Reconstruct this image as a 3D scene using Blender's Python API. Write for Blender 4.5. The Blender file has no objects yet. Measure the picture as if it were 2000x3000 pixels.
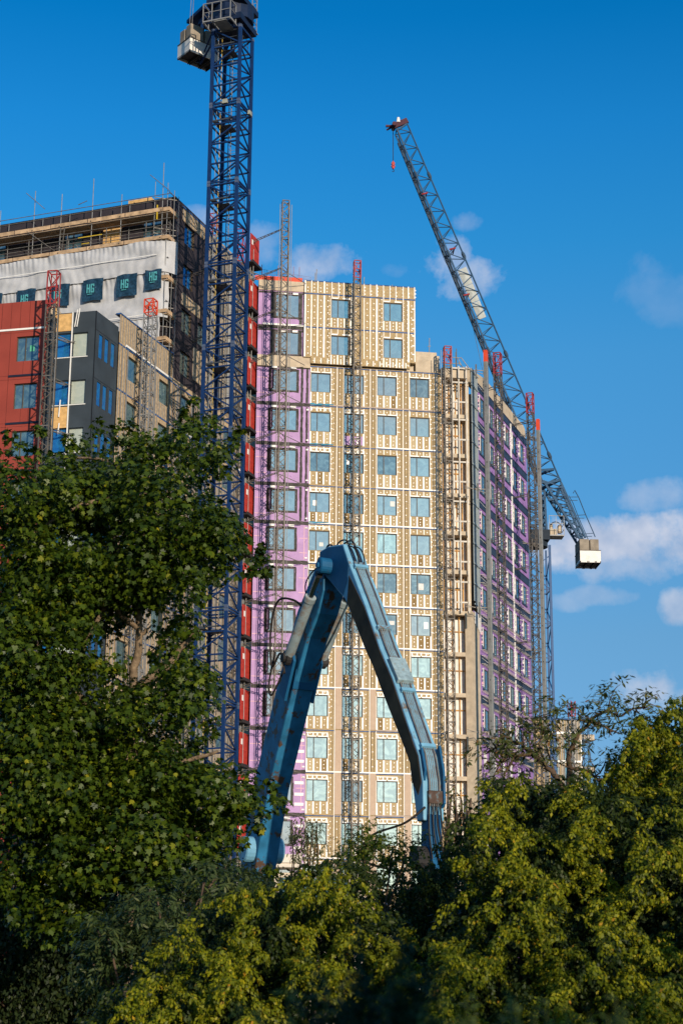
import bpy, math, random
import numpy as np
from mathutils import Vector, Matrix
random.seed(7)
SC = bpy.context.scene
COL = SC.collection
R = math.radians

# ------------------------------------------------------------------ camera
FPX = 5163.0; PITCH = R(15.54); ROLL = R(.39); CAM = np.array([0, 0, 1.6])
_cp, _sp = math.cos(PITCH), math.sin(PITCH)
_w = np.array([0, _cp, _sp]); _u0 = np.array([0, -_sp, _cp]); _r0 = np.array([1., 0, 0])
_r = _r0*math.cos(ROLL)+_u0*math.sin(ROLL); _u = -_r0*math.sin(ROLL)+_u0*math.cos(ROLL)
cd = bpy.data.cameras.new("camera"); cam = bpy.data.objects.new("camera", cd); COL.objects.link(cam)
cam.matrix_world = Matrix(((_r[0], _u[0], -_w[0], 0), (_r[1], _u[1], -_w[1], 0), (_r[2], _u[2], -_w[2], 1.6), (0, 0, 0, 1)))
cd.sensor_fit = 'VERTICAL'; cd.sensor_height = 36; cd.lens = FPX/3000*36
cd.clip_start = .1; cd.clip_end = 5000
cd.dof.use_dof = True; cd.dof.focus_distance = 110; cd.dof.aperture_fstop = 5.6
SC.camera = cam

def ray(x, y):
    d = _w+_r*(x-1000)/FPX+_u*(1500-y)/FPX
    return d/math.hypot(d[0], d[1])
def at(x, y, D):            # photo direction at ground distance D -> world point
    return CAM+ray(x, y)*D
def az(a):
    a = R(a); return np.array([math.sin(a), math.cos(a), 0.])
def hit(x, y, P, a):        # where a sight line meets the vertical plane through P along azimuth a
    d = ray(x, y); n = az(a+90); t = ((P-CAM)@n)/(d@n); q = CAM+d*t
    return (q-P)@az(a), q[2]

# ------------------------------------------------------------------ sky and sun
SUN_AZ, SUN_EL = 153.8, 12.8
wd = bpy.data.worlds.new("World"); SC.world = wd; wd.use_nodes = True
nt = wd.node_tree; nt.nodes.clear()
class NG:
    def __init__(s, nt): s.nt = nt
    def n(s, t, **k):
        o = s.nt.nodes.new(t)
        for a, b in k.items(): setattr(o, a, b)
        return o
    def link(s, a, b): s.nt.links.new(a, b)
    def inp(s, sock, v):
        if hasattr(v, 'is_output') or isinstance(v, bpy.types.NodeSocket): s.link(v, sock)
        else: sock.default_value = v
    def m(s, op, a, b=0., c=None, clamp=False):
        o = s.n('ShaderNodeMath', operation=op, use_clamp=clamp)
        s.inp(o.inputs[0], a); s.inp(o.inputs[1], b)
        if c is not None: s.inp(o.inputs[2], c)
        return o.outputs[0]
    def mix(s, f, a, b, bt='MIX'):
        o = s.n('ShaderNodeMix', data_type='RGBA', blend_type=bt)
        s.inp(o.inputs[0], f); s.inp(o.inputs[6], a); s.inp(o.inputs[7], b)
        return o.outputs[2]
g = NG(nt)
sky = g.n('ShaderNodeTexSky', sky_type='NISHITA', sun_disc=False)
sky.sun_elevation = R(SUN_EL); sky.sun_rotation = R(SUN_AZ); sky.air_density = 1.0; sky.dust_density = .35; sky.ozone_density = 3.0
tc = g.n('ShaderNodeTexCoord'); sp = g.n('ShaderNodeSeparateXYZ'); g.link(tc.outputs['Generated'], sp.inputs[0])
azn = g.m('ARCTAN2', sp.outputs[0], sp.outputs[1]); eln = g.m('ARCSINE', sp.outputs[2])
ns = g.n('ShaderNodeTexNoise'); g.link(tc.outputs['Generated'], ns.inputs['Vector'])
ns.inputs['Scale'].default_value = 26; ns.inputs['Detail'].default_value = 10; ns.inputs['Roughness'].default_value = .6
ns2 = g.n('ShaderNodeTexNoise'); g.link(tc.outputs['Generated'], ns2.inputs['Vector'])
ns2.inputs['Scale'].default_value = 60; ns2.inputs['Detail'].default_value = 5
CLOUDS = [(930, 765, 190, 62, .62), (765, 735, 75, 75, .38), (1290, 765, 95, 75, .72), (1385, 815, 120, 60, .62), (1365, 640, 55, 34, .3), (1960, 850, 180, 110, .13),
          (1915, 1450, 115, 52, .4), (1680, 1580, 150, 95, 1.0), (1830, 1590, 200, 80, .95), (1990, 1575, 150, 85, .95), (1645, 1768, 75, 32, .32), (1990, 1780, 60, 60, .7),
          (1760, 1745, 120, 30, .35), (1895, 2015, 150, 70, .75), (590, 650, 60, 60, .55), (1150, 790, 70, 30, .16), (1850, 1650, 160, 60, .6)]
def pe(x, y):
    d = ray(x, y); return math.atan2(d[0], d[1]), math.atan2(d[2], 1)
acc = None
for (x, y, rx, ry, st) in CLOUDS:
    a0, e0 = pe(x, y)
    da = g.m('DIVIDE', g.m('SUBTRACT', azn, a0), rx/FPX*1.05); de = g.m('DIVIDE', g.m('SUBTRACT', eln, e0), ry/FPX)
    d = g.m('ADD', g.m('MULTIPLY', da, da), g.m('MULTIPLY', de, de))
    v = g.m('MULTIPLY', g.m('SUBTRACT', 1.0, d), 1.0)
    v = g.m('ADD', v, g.m('MULTIPLY', g.m('SUBTRACT', ns.outputs[0], .51), 5.2))
    v = g.m('MULTIPLY', g.m('SMOOTH_MIN', g.m('MULTIPLY', g.m('MAXIMUM', v, 0.), 1.05), 1.0, .5), st)
    acc = v if acc is None else g.m('MAXIMUM', acc, v)
# loose cloud field over the rest of the sky dome (behind and beside the viewer)
ns3 = g.n('ShaderNodeTexNoise'); g.link(tc.outputs['Generated'], ns3.inputs['Vector'])
ns3.inputs['Scale'].default_value = 5; ns3.inputs['Detail'].default_value = 8
back = g.m('MULTIPLY', g.m('SUBTRACT', g.m('MULTIPLY', sp.outputs[1], -1.), .1), 3., clamp=True)
fld = g.m('MULTIPLY', g.m('MULTIPLY', g.m('SUBTRACT', ns3.outputs[0], .5), 5., clamp=True), back)
acc = g.m('MAXIMUM', acc, fld)
acc = g.m('MINIMUM', acc, 1.)
rp = g.n('ShaderNodeValToRGB'); g.link(g.m('DIVIDE', eln, R(36.), clamp=True), rp.inputs[0])
TINT = [(0, .62, .86, 1.12), (7/36, .64, .89, 1.18), (11.4/36, .68, 1.03, 1.23), (15.8/36, .58, 1.2, 1.48), (20.5/36, .50, 1.36, 1.68), (24.2/36, .26, 1.38, 1.83), (27.8/36, .13, 1.31, 1.92), (31.3/36, .02, 1.14, 1.78), (1., .02, 1.05, 1.65)]
_e = rp.color_ramp.elements
for i, (p_, *c_) in enumerate(TINT):
    e_ = _e[0] if i == 0 else (_e[1] if i == len(TINT)-1 else _e.new(p_))
    if i == len(TINT)-1: e_ = [q_ for q_ in _e][-1]
    e_.position = p_; e_.color = tuple(v/2 for v in c_)+(1,)
skc = g.mix(1.0, g.mix(1.0, sky.outputs[0], rp.outputs[0], 'MULTIPLY'), (2, 2, 2, 1), 'MULTIPLY')
shade = g.mix(g.m('MULTIPLY', g.m('SUBTRACT', ns2.outputs[0], .32), 2.6, clamp=True), (4.6, 5.2, 6.7, 1), (7.9, 7.7, 8.3, 1))
fin = g.mix(g.m('MULTIPLY', acc, .8), skc, shade)
bg = g.n('ShaderNodeBackground'); bg.inputs[1].default_value = .1; g.link(fin, bg.inputs[0])
wo = g.n('ShaderNodeOutputWorld'); g.link(bg.outputs[0], wo.inputs[0])

sd = bpy.data.lights.new("sun", 'SUN'); sun = bpy.data.objects.new("sun", sd); COL.objects.link(sun)
sd.energy = 4.8; sd.angle = R(.5); sd.color = (1, .85, .67)
_sdir = az(SUN_AZ)*math.cos(R(SUN_EL))+np.array([0, 0, math.sin(R(SUN_EL))])
sun.rotation_mode = 'QUATERNION'; sun.rotation_quaternion = Vector(_sdir).to_track_quat('Z', 'Y'); sun.location = (60, -90, 60)
SC.view_settings.view_transform = 'Standard'; SC.view_settings.look = 'None'; SC.view_settings.exposure = 0; SC.view_settings.gamma = 1

# ------------------------------------------------------------------ materials
MATS = {}
def mat(name, col, rough=.6, metal=0., var=.12, scale=3., bump=0., bscale=20., spec=.18, wave=None, transl=0., col2=None, thr=None, isl=None):
    if name in MATS: return MATS[name]
    m = bpy.data.materials.new(name); m.use_nodes = True; t = m.node_tree; t.nodes.clear(); q = NG(t)
    b = q.n('ShaderNodeBsdfPrincipled'); o = q.n('ShaderNodeOutputMaterial')
    b.inputs['Roughness'].default_value = rough; b.inputs['Metallic'].default_value = metal
    b.inputs['Specular IOR Level'].default_value = spec
    tcn = q.n('ShaderNodeTexCoord'); c = (*col, 1)
    nz = q.n('ShaderNodeTexNoise'); q.link(tcn.outputs['Object'], nz.inputs['Vector']); nz.inputs['Scale'].default_value = scale; nz.inputs['Detail'].default_value = 6
    f = q.m('MULTIPLY', q.m('SUBTRACT', nz.outputs[0], .5), 2.)
    dark = tuple(v*(1-var*2) for v in col)+(1,); lite = tuple(min(1, v*(1+var*1.6)) for v in col)+(1,)
    cc = q.mix(q.m('ADD', q.m('MULTIPLY', f, 1.1), .5, clamp=True), dark, lite)
    if col2 is not None:       # patches of a second colour (rust, stains)
        n2 = q.n('ShaderNodeTexNoise'); q.link(tcn.outputs['Object'], n2.inputs['Vector']); n2.inputs['Scale'].default_value = thr[1]; n2.inputs['Detail'].default_value = 7; n2.inputs['Roughness'].default_value = .65
        k = q.m('MULTIPLY', q.m('SUBTRACT', n2.outputs[0], thr[0]), thr[2], clamp=True)
        cc = q.mix(k, cc, (*col2, 1))
    if isl is not None:        # each leaf its own tint
        gi = q.n('ShaderNodeNewGeometry'); rp = q.n('ShaderNodeValToRGB'); q.link(gi.outputs['Random Per Island'], rp.inputs[0])
        el = rp.color_ramp.elements; el[0].position = 0; el[0].color = (*isl[0][1], 1); el[1].position = 1; el[1].color = (*isl[-1][1], 1)
        for p, cl in isl[1:-1]:
            e = el.new(p); e.color = (*cl, 1)
        cc = q.mix(q.m('ADD', q.m('MULTIPLY', f, .9), .5, clamp=True), q.mix(1., rp.outputs[0], (.62, .66, .6, 1), 'MULTIPLY'), q.mix(1., rp.outputs[0], (1.35, 1.25, 1.1, 1), 'MULTIPLY'))
    q.link(cc, b.inputs['Base Color'])
    if bump:
        nb = q.n('ShaderNodeTexNoise'); q.link(tcn.outputs['Object'], nb.inputs['Vector']); nb.inputs['Scale'].default_value = bscale; nb.inputs['Detail'].default_value = 5
        bp = q.n('ShaderNodeBump'); bp.inputs['Strength'].default_value = bump; bp.inputs['Distance'].default_value = .03
        q.link(nb.outputs[0], bp.inputs['Height']); q.link(bp.outputs[0], b.inputs['Normal'])
    if transl:
        tr = q.n('ShaderNodeBsdfTranslucent'); ms = q.n('ShaderNodeMixShader'); ms.inputs[0].default_value = transl
        q.link(q.mix(1., cc, (1.5, 1.6, .5, 1), 'MULTIPLY'), tr.inputs[0]); q.link(b.outputs[0], ms.inputs[1]); q.link(tr.outputs[0], ms.inputs[2]); q.link(ms.outputs[0], o.inputs[0])
    else: q.link(b.outputs[0], o.inputs[0])
    MATS[name] = m; return m

TAN2 = mat('mineral_wool_pale', (.47, .37, .22), .9, var=.1, scale=9)
TAN3 = mat('mineral_wool_damp', (.25, .165, .07), .9, var=.15, scale=9)
TAN = mat('mineral_wool', (.40, .295, .16), .9, var=.13, scale=9, bump=.3, bscale=30)
TIMB = mat('weathered_board', (.42, .31, .19), .85, var=.2, scale=5, col2=(.22, .16, .1), thr=(.56, 3, 5))
WHT = mat('white_rail', (.78, .76, .72), .4, var=.05, spec=.35)
WHT2 = mat('galvanised', (.27, .27, .265), .6, metal=.35, var=.12)
MSTEEL = mat('mast_steel', (.115, .10, .085), .55, metal=.2, var=.25, spec=.3)
STEEL = mat('scaffold_steel', (.2, .185, .165), .6, metal=.4, var=.2, col2=(.2, .13, .08), thr=(.55, 4, 4))
DARKM = mat('dark_membrane', (.065, .06, .055), .8, var=.3)
BLUEM = mat('blue_membrane', (.03, .09, .24), .6, var=.3)
NAVYB = mat('slate_membrane', (.028, .045, .085), .5, var=.2)
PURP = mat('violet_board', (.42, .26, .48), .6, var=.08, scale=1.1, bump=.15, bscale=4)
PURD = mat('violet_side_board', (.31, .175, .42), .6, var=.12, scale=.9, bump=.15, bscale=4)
TAPE = mat('pink_tape', (.68, .42, .48), .6, var=.05)
CONC = mat('concrete', (.50, .41, .30), .85, var=.1, scale=2, bump=.2, col2=(.38, .31, .23), thr=(.56, 1.2, 4))
BEIGE = mat('beige_cladding', (.46, .34, .25), .6, var=.03)
WFRAME = mat('window_frame', (.075, .065, .055), .45, var=.1)
REDCL = mat('red_cladding', (.28, .052, .036), .5, var=.06, scale=.8)
CHAR = mat('charcoal_cladding', (.038, .050, .062), .65, var=.12, scale=.8)
BLK = mat('black_cladding', (.036, .030, .036), .7, var=.15, scale=.9)
PLY = mat('plywood', (.62, .38, .15), .7, var=.14, scale=4, col2=(.4, .2, .07), thr=(.6, 9, 6))
BOARD = mat('scaffold_board', (.48, .33, .2), .8, var=.22, scale=2.5)
SHEET = mat('white_sheeting', (.44, .445, .46), .6, var=.08, scale=1.5, bump=.7, bscale=2.4)
HGM = mat('banner_blue', (.012, .045, .085), .7, var=.3, scale=6, col2=(.35, .4, .42), thr=(.66, 12, 6))
HGT = mat('banner_teal', (.08, .33, .36), .6, var=.15, scale=8)
NAVY = mat('crane_blue', (.006, .029, .105), .55, var=.12, scale=2, spec=.2)
CRBL = mat('crane_slate_blue', (.032, .08, .15), .6, var=.12)
MREDM = mat('mast_red', (.31, .04, .04), .5, var=.15)
ORED = mat('orange_red', (.62, .07, .03), .5, var=.1)
GATE = mat('gate_red', (.36, .038, .028), .55, var=.15)
BALW = mat('ballast_white', (.74, .71, .66), .5, var=.05)
CONCD = mat('counterweight_concrete', (.27, .23, .18), .85, var=.15, scale=2)
EXB = mat('machine_blue', (.008, .085, .19), .5, var=.12, scale=1.2, col2=(.10, .06, .035), thr=(.63, 2.4, 9), spec=.25)
EXR = mat('machine_blue_worn', (.022, .14, .265), .5, var=.18, scale=2.5, col2=(.08, .045, .028), thr=(.53, 3.0, 18))
EXD = mat('machine_dirty_side', (.075, .047, .022), .7, var=.3, scale=1.6, col2=(.03, .06, .07), thr=(.66, .8, 5))
EXP = mat('machine_pale_blue', (.16, .36, .50), .42, var=.12, scale=2, col2=(.15, .10, .06), thr=(.57, 2.4, 9))
CYL = mat('cylinder_paint', (.26, .32, .34), .4, var=.15, scale=2.2, col2=(.2, .12, .07), thr=(.5, 3.5, 5))
CHROME = mat('rod_chrome', (.35, .35, .35), .18, metal=1., var=.1)
HOSE = mat('rubber_hose', (.02, .016, .014), .5, var=.2)
GREASE = mat('greasy_steel', (.03, .028, .028), .65, var=.3)
BARK = mat('bark', (.17, .12, .075), .9, var=.3, scale=14, bump=.6, bscale=30)
BARKD = mat('dark_bark', (.09, .06, .04), .9, var=.3, scale=14)
ORAW = mat('orange_timber', (.46, .24, .07), .7, var=.2)
CURT = mat('white_curtain', (.66, .65, .62), .8, var=.08)

def glass(name, tint, base, rough=.04, wav=.25, metal=.75):
    m = bpy.data.materials.new(name); m.use_nodes = True; t = m.node_tree; t.nodes.clear(); q = NG(t)
    b = q.n('ShaderNodeBsdfPrincipled'); o = q.n('ShaderNodeOutputMaterial'); tcn = q.n('ShaderNodeTexCoord'); oi = q.n('ShaderNodeObjectInfo')
    mp = q.n('ShaderNodeVectorMath', operation='ADD'); q.link(tcn.outputs['Object'], mp.inputs[0])
    cm = q.n('ShaderNodeCombineXYZ'); q.link(q.m('MULTIPLY', oi.outputs['Random'], 40.), cm.inputs[0]); q.link(cm.outputs[0], mp.inputs[1])
    nz = q.n('ShaderNodeTexNoise'); q.link(mp.outputs[0], nz.inputs['Vector']); nz.inputs['Scale'].default_value = 1.4; nz.inputs['Detail'].default_value = 5; nz.inputs['Distortion'].default_value = 2.
    q.link(q.mix(q.m('MULTIPLY', q.m('SUBTRACT', nz.outputs[0], .42), 4., clamp=True), (*tint, 1), (*base, 1)), b.inputs['Base Color'])
    b.inputs['Metallic'].default_value = metal; b.inputs['Roughness'].default_value = rough
    bp = q.n('ShaderNodeBump'); bp.inputs['Strength'].default_value = wav; bp.inputs['Distance'].default_value = .02
    q.link(nz.outputs[0], bp.inputs['Height']); q.link(bp.outputs[0], b.inputs['Normal']); q.link(b.outputs[0], o.inputs[0])
    MATS[name] = m; return m
GLS = glass('tower_glass', (.52, .47, .43), (.64, .57, .50), metal=.85, wav=.04)
GLB = glass('blue_film_glass', (.02, .16, .42), (.03, .24, .5), metal=.5, wav=.5)
GLG = glass('teal_glass', (.10, .20, .26), (.2, .32, .33), metal=.6)  # dark teal tint with paler noise patches
GLD = glass('dim_glass', (.26, .28, .28), (.44, .44, .40), metal=.8, wav=.06)
GLM = glass('mint_glass', (.52, .56, .50), (.74, .78, .66), metal=.7, wav=.08)
GLC = glass('blind_glass', (.42, .46, .38), (.5, .52, .42), metal=.2, rough=.2)
GLW = glass('side_glass', (.14, .30, .42), (.22, .42, .52), metal=.6)

# ------------------------------------------------------------------ object helpers
def tag(o, label=None, cat=None, group=None, kind=None):
    if label: o['label'] = label
    if cat: o['category'] = cat
    if group: o['group'] = group
    if kind: o['kind'] = kind
    return o
def thing(name, label, cat, loc=(0, 0, 0), rz=0., group=None):
    o = bpy.data.objects.new(name, None); COL.objects.link(o); o.location = [float(v) for v in loc]; o.rotation_euler = (0, 0, rz)
    o.empty_display_size = .5
    return tag(o, label, cat, group)
def dup(o, parent=None, loc=None, label=None):
    c = o.copy(); COL.objects.link(c)
    if parent is not None: c.parent = parent
    if loc is not None: c.location = [float(v) for v in loc]
    if label: c['label'] = label
    for ch in list(o.children): dup(ch, c)
    return c
def dedupe(mb):
    d = {}; idx = []; nv = []
    for p in mb.v:
        k = (round(p[0], 4), round(p[1], 4), round(p[2], 4))
        if k not in d: d[k] = len(nv); nv.append(p)
        idx.append(d[k])
    mb.v = nv; mb.f = [tuple(idx[i] for i in f) for f in mb.f]; mb.n = len(nv); return mb
SHAPE = None      # optional reshaping applied to every mesh built while it is set
class MB:
    def __init__(s): s.v = []; s.f = []; s.mi = []; s.cur = 0; s.n = 0
    def add(s, vs, fs):
        k = s.n; s.v.extend([tuple(float(c) for c in p) for p in vs]); s.n += len(vs)
        for f in fs: s.f.append(tuple(i+k for i in f)); s.mi.append(s.cur)
    def box(s, x0, x1, y0, y1, z0, z1):
        s.add([(x0, y0, z0), (x1, y0, z0), (x1, y1, z0), (x0, y1, z0), (x0, y0, z1), (x1, y0, z1), (x1, y1, z1), (x0, y1, z1)],
              [(0, 3, 2, 1), (4, 5, 6, 7), (0, 1, 5, 4), (1, 2, 6, 5), (2, 3, 7, 6), (3, 0, 4, 7)])
    def bar(s, a, b, w, h=None, n=4, caps=True, w2=None):
        a = np.array(a, float); b = np.array(b, float); d = b-a; L = np.linalg.norm(d)
        if L < 1e-6: return
        d = d/L; up = np.array([0, 0, 1.]) if abs(d[2]) < .95 else np.array([0, 1., 0])
        x = np.cross(d, up); x /= np.linalg.norm(x); y = np.cross(x, d)
        h = w if h is None else h
        k2 = 1. if w2 is None else w2/w
        if n == 4: ring = [(-w/2, -h/2), (w/2, -h/2), (w/2, h/2), (-w/2, h/2)]
        else: ring = [(w/2*math.cos(2*math.pi*i/n), h/2*math.sin(2*math.pi*i/n)) for i in range(n)]
        vs = [a+x*p+y*q for p, q in ring]+[b+x*p*k2+y*q*k2 for p, q in ring]
        fs = [(i, (i+1) % n, n+(i+1) % n, n+i) for i in range(n)]
        if caps: fs += [tuple(range(n-1, -1, -1)), tuple(range(n, 2*n))]
        s.add(vs, fs)
    def tube(s, pts, rads, n=6):
        pts = [np.array(p, float) for p in pts]; N = len(pts)
        if not hasattr(rads, '__len__'): rads = [rads]*N
        vs = []; prev = None
        for i, p in enumerate(pts):
            d = pts[min(i+1, N-1)]-pts[max(i-1, 0)]; d = d/(np.linalg.norm(d)+1e-9)
            if prev is None:
                up = np.array([0, 0, 1.]) if abs(d[2]) < .9 else np.array([0, 1., 0]); x = np.cross(d, up)
            else: x = prev-d*(prev@d)
            x /= np.linalg.norm(x)+1e-9; prev = x; y = np.cross(d, x)
            for k in range(n): t = 2*math.pi*k/n; vs.append(p+(x*math.cos(t)+y*math.sin(t))*rads[i])
        fs = [(i*n+k, i*n+(k+1) % n, (i+1)*n+(k+1) % n, (i+1)*n+k) for i in range(N-1) for k in range(n)]
        fs += [tuple(range(n-1, -1, -1)), tuple(range((N-1)*n, N*n))]
        s.add(vs, fs)
    def prism(s, poly, P0, ex, ez, ey, t0, t1):     # polygon in (ex,ez) axes extruded along ey
        P0, ex, ez, ey = [np.array(v, float) for v in (P0, ex, ez, ey)]; n = len(poly)
        vs = [P0+ex*a+ez*b+ey*t0 for a, b in poly]+[P0+ex*a+ez*b+ey*t1 for a, b in poly]
        s.add(vs, [tuple(range(n)), tuple(range(2*n-1, n-1, -1))]+[(i, n+i, n+(i+1) % n, (i+1) % n) for i in range(n)])
    def disc(s, x, y, z, r, n=6):                   # washer facing -y
        s.add([(x+r*math.cos(2*math.pi*i/n), y, z+r*math.sin(2*math.pi*i/n)) for i in range(n)], [tuple(range(n))])
    def build(s, name, mats, parent=None, loc=(0, 0, 0), smooth=False, bevel=0.):
        if 'wall' in name or 'board' in name or 'charcoal' in name: dedupe(s)
        if SHAPE: s.v = [SHAPE(p) for p in s.v]
        me = bpy.data.meshes.new(name); me.from_pydata(s.v, [], s.f); 
        for m in (mats if isinstance(mats, (list, tuple)) else [mats]): me.materials.append(m)
        if any(s.mi): me.polygons.foreach_set('material_index', s.mi)
        if smooth: me.polygons.foreach_set('use_smooth', [True]*len(me.polygons))
        me.update(); o = bpy.data.objects.new(name, me); COL.objects.link(o); o.location = [float(v) for v in loc]
        if parent is not None: o.parent = parent
        if bevel:
            bm_ = o.modifiers.new('bevel', 'BEVEL'); bm_.width = bevel; bm_.segments = 2; bm_.limit_method = 'ANGLE'
        return o
    def holed(s, x0, x1, z0, z1, holes, y, depth, gap=None):   # wall sheet at y with reveals going back by depth
        xs = sorted({x0, x1, *[h[i] for h in holes for i in (0, 1) if x0 < h[i] < x1]})
        zs = sorted({z0, z1, *[h[i] for h in holes for i in (2, 3) if z0 < h[i] < z1]})
        for j in range(len(zs)-1):
            for i in range(len(xs)-1):
                cx, cz = (xs[i]+xs[i+1])/2, (zs[j]+zs[j+1])/2
                if any(h[0] < cx < h[1] and h[2] < cz < h[3] for h in holes): continue
                s.add([(xs[i], y, zs[j]), (xs[i+1], y, zs[j]), (xs[i+1], y, zs[j+1]), (xs[i], y, zs[j+1])], [(0, 1, 2, 3)])
        for a, b, c, d in holes:
            Y = y+depth
            s.add([(a, y, c), (b, y, c), (b, y, d), (a, y, d), (a, Y, c), (b, Y, c), (b, Y, d), (a, Y, d)], [(0, 4, 5, 1), (1, 5, 6, 2), (2, 6, 7, 3), (3, 7, 4, 0)])
_wc = {}
def window(parent, u, z, w, h, y, split=.35, gl=None, fr=None, sash=None, label=None, t=.05):
    gl = gl or GLS; fr = fr or WFRAME; key = (round(w, 2), round(h, 2), split, fr.name, gl.name, t)
    if key not in _wc:
        f = MB(); f.box(0, w, 0, .09, 0, t); f.box(0, w, 0, .09, h-t, h); f.box(0, t, 0, .09, t, h-t); f.box(w-t, w, 0, .09, t, h-t)
        if split: f.box(w*split-t*.6, w*split+t*.6, -.004, .085, t, h-t)
        p = MB(); p.box(t-.01, w-t+.01, .05, .06, t-.01, h-t+.01)
        fo = f.build('window', fr); po = p.build('pane', gl, fo); _wc[key] = (fo, po); first = True
        o = fo
    else:
        o = dup(_wc[key][0])
    o.parent = parent; o.location = (u, y, z)
    return o
def place(o, P, a):
    o.location = [float(v) for v in P]; o.rotation_euler = (0, 0, R(90-a)); return o
def frame(name, label, cat, P, a, group=None):
    return thing(name, label, cat, (P[0], P[1], 0), R(90-a), group)
# ------------------------------------------------------------------ the ground
gm = mat('earth_and_grass', (.045, .06, .022), .95, var=.3, scale=.2, col2=(.10, .08, .06), thr=(.5, .08, 4))
b = MB(); b.add([(-1500, -600, 0), (1500, -600, 0), (1500, 2500, 0), (-1500, 2500, 0)], [(0, 1, 2, 3)])
tag(b.build('ground', gm), kind='structure')
b = MB(); b.add([(-60, 60, .004), (60, 60, .004), (60, 220, .004), (-60, 220, .004)], [(0, 1, 2, 3)])
tag(b.build('gravel_ground', mat('site_gravel', (.22, .19, .15), .95, var=.2, scale=.6)), kind='structure')

# ------------------------------------------------------------------ reference planes of the buildings
T0 = at(1284, 1700, 127); T0[2] = 0
AT = 81.6
WP = T0+az(AT)*2.45; AW = 20.2          # right wing side wall
S0 = T0+az(AT)*-14.3; AS = 20.5         # left wall plane (timber / black cladding)
K0 = S0+az(AS)*-13.41                   # corner of black tower
RQ = S0+az(AS)*-23.88; AR = 102.9       # corner of charcoal / red front
ZB = [47.92, 44.80, 41.66, 38.53, 35.60, 32.60, 29.50, 26.40, 23.38, 20.36, 17.33, 14.31, 11.3, 8.3, 5.3, 2.3]

# ================================================================== insulated tower
TW = frame('insulated_tower', 'tall unfinished tower with golden insulation board front and a violet board strip on its left', 'apartment tower', T0, AT)
c = MB()   # core block
c.box(-13.7, -.05, .35, 14, 0, 47.6); c.box(-13.7, -1.75, .30, 13, 47.6, 54.6)
c.build('concrete_core', CONC, TW)
COLS = [(-9.67, -8.17), (-7.12, -5.64), (-4.61, -3.13), (-2.10, -.61)]
TOPW = [(-8.18, -6.70), (-4.15, -2.69)]; TOPZ = [(51.86, 53.38), (48.86, 50.42)]
# lower insulation
holes = [(a, bb, z-2.06, z-.53) for z in ZB[:-1] for a, bb in COLS]
w = MB(); w.holed(-9.72, .30, 0, 47.95, holes, 0, .28); w.add([(.30, 0, 0), (.30, 4, 0), (.30, 4, 47.95), (.30, 0, 47.95)], [(0, 1, 2, 3)])
w.build('insulation_board', TAN, TW)
w = MB(); holes = [(a, bb, z0, z1) for a, bb in TOPW for z0, z1 in TOPZ]
w.holed(-10.27, -1.68, 48.55, 54.75, holes, -.16, .30); w.holed(-9.72, -2.12, 48.08, 48.55, [], -.16, .1)
w.add([(-9.72, -.16, 48.08), (-2.12, -.16, 48.08), (-2.12, 0.05, 48.08), (-9.72, .05, 48.08)], [(0, 1, 2, 3)])
w.add([(-1.68, -.16, 48.55), (-1.68, 3, 48.55), (-1.68, 3, 54.75), (-1.68, -.16, 54.75)], [(0, 1, 2, 3)])
w.add([(-10.27, -.16, 48.55), (-1.68, -.16, 48.55), (-1.68, .3, 48.55), (-10.27, .3, 48.55)], [(0, 1, 2, 3)])
w.add([(-10.27, -.16, 54.75), (-1.68, -.16, 54.75), (-1.68, .4, 54.75), (-10.27, .4, 54.75)], [(0, 1, 2, 3)])
w.build('upper_insulation_board', TAN, TW)
rl = MB(); ds = MB(); gv = MB(); bl = MB(); bz = MB(); cl = MB(); fl = MB(); pb2 = MB(); pb3 = MB()
rng = random.Random(3)
def vr(x, z0, z1, wd_=.085, y=-.028): rl.box(x-wd_/2, x+wd_/2, y, y+.05, z0, z1)
def dots(x, z0, z1, n, y=-.008):
    for i in range(n): ds.disc(x+rng.uniform(-.02, .02), y, z0+(z1-z0)*(i+.5)/n+rng.uniform(-.04, .04), .046)
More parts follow.
